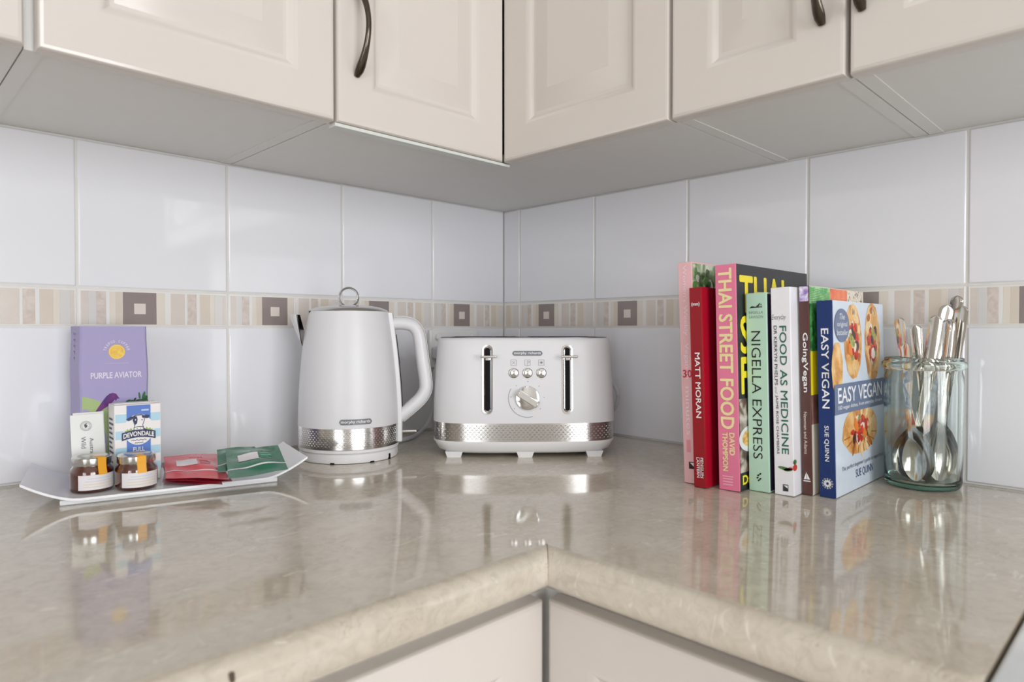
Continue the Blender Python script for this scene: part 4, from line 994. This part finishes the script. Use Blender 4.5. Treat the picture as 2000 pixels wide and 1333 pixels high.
def D_easy(b, sp, cv, H, t_, W):
    rnd = random.Random(3)
    b.text('EASY VEGAN', 0.0330, .0050, 0.1265, .0132, sp, M_PRINTW, bold=0.012)
    b.text('SUE QUINN', 0.1470, .0060, 0.1885, .0115, sp, M_PRINTW, bold=0.01)
    up = lambda u, v, off: sp(0.2145-v, u, off)
    for k in range(12):
        a = R(30*k); b.stroke([(.0090+.0015*math.cos(a), .0015*math.sin(a)), (.0090+.0058*math.cos(a), .0058*math.sin(a))], .0013, up, M_PRINTW)
        b.disc(.0090+.0055*math.cos(a), .0055*math.sin(a), .0010, .0010, up, M_PRINTW, n=6)
    Br = mottled('bread_photo', (196, 128, 62), (240, 206, 150), 45, .35, (226, 174, 104)); Bl = mat('bread_pale', (238, 208, 160), .4); Bd = mat('bread_brown', (176, 104, 48), .4)
    Rd = mottled('tomato_photo', (160, 22, 22), (232, 70, 44), 120, .3); Og = mat('pepper_orange', (234, 130, 44), .3); Gn = mottled('courgette_photo', (110, 120, 50), (196, 196, 120), 150, .35); Dk = mat('olive_dark', (74, 42, 36), .3); Wh = mat('onion_white', (236, 220, 206), .3)
    Sh = mat('slate_band', (108, 122, 152), .4); Pl = mat('cloth_white', (226, 232, 240), .4)
    def tart(cu, cv0, ru, rv, n, off):
        b.disc(cu, cv0, ru, rv, cv, Br, off, 30, .03)
        for k in range(7):
            a = rnd.uniform(0, 6.28); b.disc(cu+ru*.75*math.cos(a), cv0+rv*.80*math.sin(a), ru*.16, rv*.13, cv, rnd.choice([Bl, Bd, Bl]), off+.00005, 10, .2, a)
        for k in range(n):
            q = rnd.uniform(0, .62)**.7; a = rnd.uniform(0, 6.28)
            b.disc(cu+ru*.62*q*1.1*math.cos(a), cv0+rv*.62*q*math.sin(a), rnd.uniform(.0035, .008), rnd.uniform(.004, .0085), cv, rnd.choice([Rd, Rd, Rd, Og, Gn, Gn, Dk, Wh]), off+.0001+.000006*k, 11, .2, rnd.uniform(0, 3))
    b.disc(.012, .150, .018, .032, cv, Br, .0003, 20, .03)
    tart(.067, .182, .031, .046, 60, .0003); tart(.139, .180, .030, .052, 50, .0003)
    tart(.088, .072, .064, .030, 46, .0003)
    for k in range(8): b.stroke([(.088+.040*math.cos(R(195+21*k)), .071+.018*math.sin(R(195+21*k))), (.088+.061*math.cos(R(195+21*k)), .072+.0285*math.sin(R(195+21*k)))], .0012, cv, Bd, .0008)
    b.rect(0.0, .0965, W-.001, .1320, cv, Sh, .0009)
    b.text('EASY VEGAN', .0105, .1095, .170, .1275, cv, M_PRINTW, .0011, bold=0.012)
    b.text('100 vegan dishes, from everyday dinners', .0105, .1005, .170, .1065, cv, M_PRINTW, .0011, bold=0.005)
    b.disc(.0285, .2015, .0240, .0200, cv, Sh, .0009, 36)
    b.text('The', .0200, .2085, .0370, .2155, cv, M_PRINTW, .0011, shear=.2); b.text('original', .0120, .1985, .0450, .2060, cv, M_PRINTW, .0011); b.text('bestseller', .0110, .1900, .0460, .1965, cv, M_PRINTW, .0011)
    Mn = mat('navy_print', (56, 78, 124), .5)
    b.text("The perfect beginner's guide to vegan food", .0210, .0270, .172, .0335, cv, mat('slate_print', (90, 96, 112), .5), shear=.1)
    b.text('SUE QUINN', .0670, .0125, .130, .0240, cv, Mn)
book('tall pale pink cookbook at the left end of the row, behind the short red one', -0.2515, -0.5935, 0.0195, 0.2835, 0.205, 2.2, mat('pale_pink_cover', (236, 186, 190), .3), mat('pale_pink_cover', (236, 186, 190), .3), D_pink)
book('red cookbook second from left, white lettering, shorter than the pink books beside it', -0.2646, -0.6150, 0.0165, 0.2495, 0.205, 1.9, mat('crimson_cover', (150, 8, 24), .45), mat('bright_crimson_cover', (172, 14, 40), .35), D_red, 0.002)
book('thick bright pink cookbook with yellow lettering and a black front cover', -0.2524, -0.6425, 0.0270, 0.2765, 0.2165, 1.5, mat('bright_pink_cover', (232, 126, 158), .3), mat('black_cover', (24, 25, 29), .35), D_thai, 0.002)
book('mint green cookbook with thin black spine lettering, between bright pink and white books', -0.2312, -0.6712, 0.0258, 0.2415, 0.195, 1.4, mat('mint_cover', (188, 222, 200), .35), mat('mint_front_cover', (180, 208, 190), .35), D_nig)
book('white cookbook with green spine lettering, right of the mint green book', -0.2285, -0.7020, 0.0230, 0.2470, 0.200, 1.6, mat('white_cover', (240, 238, 242), .35), mat('white_front_cover', (232, 230, 234), .35), D_food)
book('thin brown-spined cookbook with vegetable pictures on its cover, left of the blue book', -0.2085, -0.7268, 0.0115, 0.2490, 0.190, 1.4, mat('brown_cover', (86, 52, 46), .35), mat('cream_cover', (214, 204, 190), .4), D_going)
book('dark blue cookbook at the right end of the row, pale front cover showing filled pastries', -0.2034, -0.7450, 0.0180, 0.2310, 0.185, 1.5, mat('navy_cover', (12, 46, 106), .45), mat('pale_blue_cover', (212, 222, 234), .25), D_easy)

# ------------------------------------------------------------------ glass jar with cutlery
JX, JY = -0.0535, -0.8145
def glass_jar():
    t = thing('glass_jar', 'green-tinted clear glass jar holding cutlery, right of the cookbooks', 'jar', at(JX, JY, 0.0002))
    Mg = glass_mat('green_tinted_glass', (0.985, 0.997, 0.99), (0.30, 0.80, 0.60), 15)
    outer = [(0.0005, 0.0), (0.036, 0.0), (0.0398, 0.0014), (0.0418, 0.0046), (0.0426, 0.010), (0.0432, 0.05), (0.0437, 0.125), (0.0432, 0.138), (0.0420, 0.1435), (0.0418, 0.147), (0.0440, 0.1482), (0.0462, 0.1500), (0.0468, 0.1530), (0.0464, 0.1560), (0.0448, 0.1575), (0.0436, 0.1580), (0.0434, 0.1612), (0.0420, 0.1622)]
    inner = [(0.0402, 0.1612), (0.0396, 0.146), (0.0400, 0.138), (0.0406, 0.125), (0.0402, 0.05), (0.0396, 0.014), (0.0375, 0.0085), (0.032, 0.0065), (0.0005, 0.0060)]
    b = MB(); b.lathe(outer+inner, Mg, 72, cap0=True, cap1=True); b.build('jar_glass', t, sharp=1.0)
glass_jar()
def cut_mesh(kind, L):
    """spoon, knife or fork along +z from its working end (z=0) to the handle end (z=L); width along x, face along -y"""
    b = MB(); rows = []
    we0 = 0.0066*L/0.19 if kind != 'knife' else 0.0078
    ss = [(L-we0)*(0.5*(1-(1-i/40)**1.7)+0.5*(i/40)**1.15) for i in range(41)]+[L-we0+we0*math.sin(R(a)) for a in (15, 30, 45, 58, 69, 78, 85)]+[L]
    if kind == 'spoon' or kind == 'teaspoon':
        k = L/0.19; bl = 0.058*k; bw = 0.0195*k if kind == 'spoon' else 0.0185*k
        for s in ss:
            cr = 0.0
            if s < bl:
                q = s/bl; wd = bw*math.sin(PI*min(1, q*0.93+0.012))**0.62*(1-0.28*q) if q < 0.98 else 0.0035*k
                wd = max(wd, 0.0022*k); dep = 0.0085*k*math.sin(PI*q)**0.8
            else:
                q = (s-bl)/(L-bl); e = min(1, max(0, (q-0.10)/0.75)); we = 0.0066
                wd = (0.0030+(we-0.0030)*e*e*(3-2*e))*k; dep = 0.0; cr = 0.0011*e*k
                tip = L-s
                if tip < we*k: wd *= math.sqrt(max(0.004, 1-(1-tip/(we*k))**2))
            off = -0.006*k*math.sin(PI*min(1, max(0, (s-bl*0.7)/(L*0.5)))) if s > bl*0.7 else 0.0
            th = 0.0011
            f_, g_ = [], []
            for j in range(-4, 5):
                x = j/4; y = dep*(1-x*x)+off-cr*(1-x*x)
                f_.append((wd*x, y, s)); g_.append((wd*x, y+th*(0.35 if abs(j) == 4 else 1)+cr*(1-x*x)*0.9, s))
            rows.append(f_+g_[::-1])
    else:
        for s in ss:
            q = s/L; we = 0.0078
            if q < 0.55: wd, th = 0.0085*math.sqrt(min(1, q/0.08+.02)), 0.0007
            else:
                e = (q-0.55)/0.45; wd, th = 0.0050+(we-0.0050)*e, 0.0024
            if L-s < we: wd *= math.sqrt(max(0.004, 1-(1-(L-s)/we)**2))
            f_ = [(wd*x, -th*(1-x*x*.8), s) for x in (-1, -.5, 0, .5, 1)]; g_ = [(wd*x, th*(1-x*x*.8), s) for x in (-1, -.5, 0, .5, 1)]
            rows.append(f_+g_[::-1])
    b.loft(rows, M_CUTL, True)
    return b
def cutlery():
    La = Vector((0.24, -0.97, 0)).normalized(); Da = Vector((0.97, 0.24, 0)).normalized()   # across and away, seen from the room
    LS = [
     # kind, foot (across, away), top (across, away), length, facing deg, foot height, label
     ('spoon', (-.0130, -.0167), (.0135, -.0016), .208, -12.1, .0093, 'large spoon in front in the jar, bowl at the lower left, broad handle leaning right'),
     ('spoon', (-.0197, -.0056), (.0252, .0102), .224, 8.7, .0091, 'large spoon behind the front one, its bowl at the far left of the jar'),
     ('spoon', (.0166, -.0107), (.0275, -.0080), .202, -22.5, .0088, 'upright spoon at the right front of the jar, bowl down and face to the room'),
     ('knife', (-.0081, .0127), (.0366, .0182), .235, -30.7, .0091, 'knife with the tallest broad handle, pointing up right above the jar'),
     ('spoon', (.0170, .0088), (.0405, .0062), .218, -24.8, .0100, 'spoon whose handle rises at the far right of the jar mouth'),
     ('teaspoon', (.0016, -.0300), (-.0274, .0022), .206, -31.4, .0112, 'spoon handle leaning farthest left out of the jar, beside the blue cookbook'),
     ('teaspoon', (.0114, .0266), (-.0092, .0281), .196, -5.1, .0085, 'slim spoon handle at the back left of the jar mouth'),
     ('teaspoon', (-.0071, -.0293), (-.0188, -.0275), .172, -26.4, .0096, 'short spoon handle barely above the jar rim, at the left'),
     ('teaspoon', (.0068, .0234), (.0257, .0214), .184, -4.7, .0086, 'short spoon handle at the back of the jar, just over the rim'),
     ('knife', (.0064, -.0142), (.0258, -.0237), .201, 105.5, .0085, 'knife seen edge-on, slanting up to the right at the front of the jar mouth'),
    ]
    for kind, ft, tp, L, fac, bz, lab in LS:
        nm = 'spoon' if kind == 'teaspoon' else kind
        base = Vector((JX, JY, 0))+La*ft[0]+Da*ft[1]; base.z = bz
        h = Vector((La.x*(tp[0]-ft[0])+Da.x*(tp[1]-ft[1]), La.y*(tp[0]-ft[0])+Da.y*(tp[1]-ft[1]), 0))
        zc = math.sqrt(max(0.001, L*L-h.length_squared)); ax = (h+Vector((0, 0, zc))).normalized()
        fr = (-Da)*math.cos(R(fac))+La*math.sin(R(fac)); y = -(fr-ax*fr.dot(ax)).normalized(); x = y.cross(ax).normalized()
        T = Matrix(((x.x, y.x, ax.x), (x.y, y.y, ax.y), (x.z, y.z, ax.z))).to_4x4()
        o = cut_mesh(kind, L).build(nm, sharp=1.2, T=T)
        o.location = at(base.x, base.y, base.z); tag(o, lab, nm, 'cutlery in the glass jar')
cutlery()
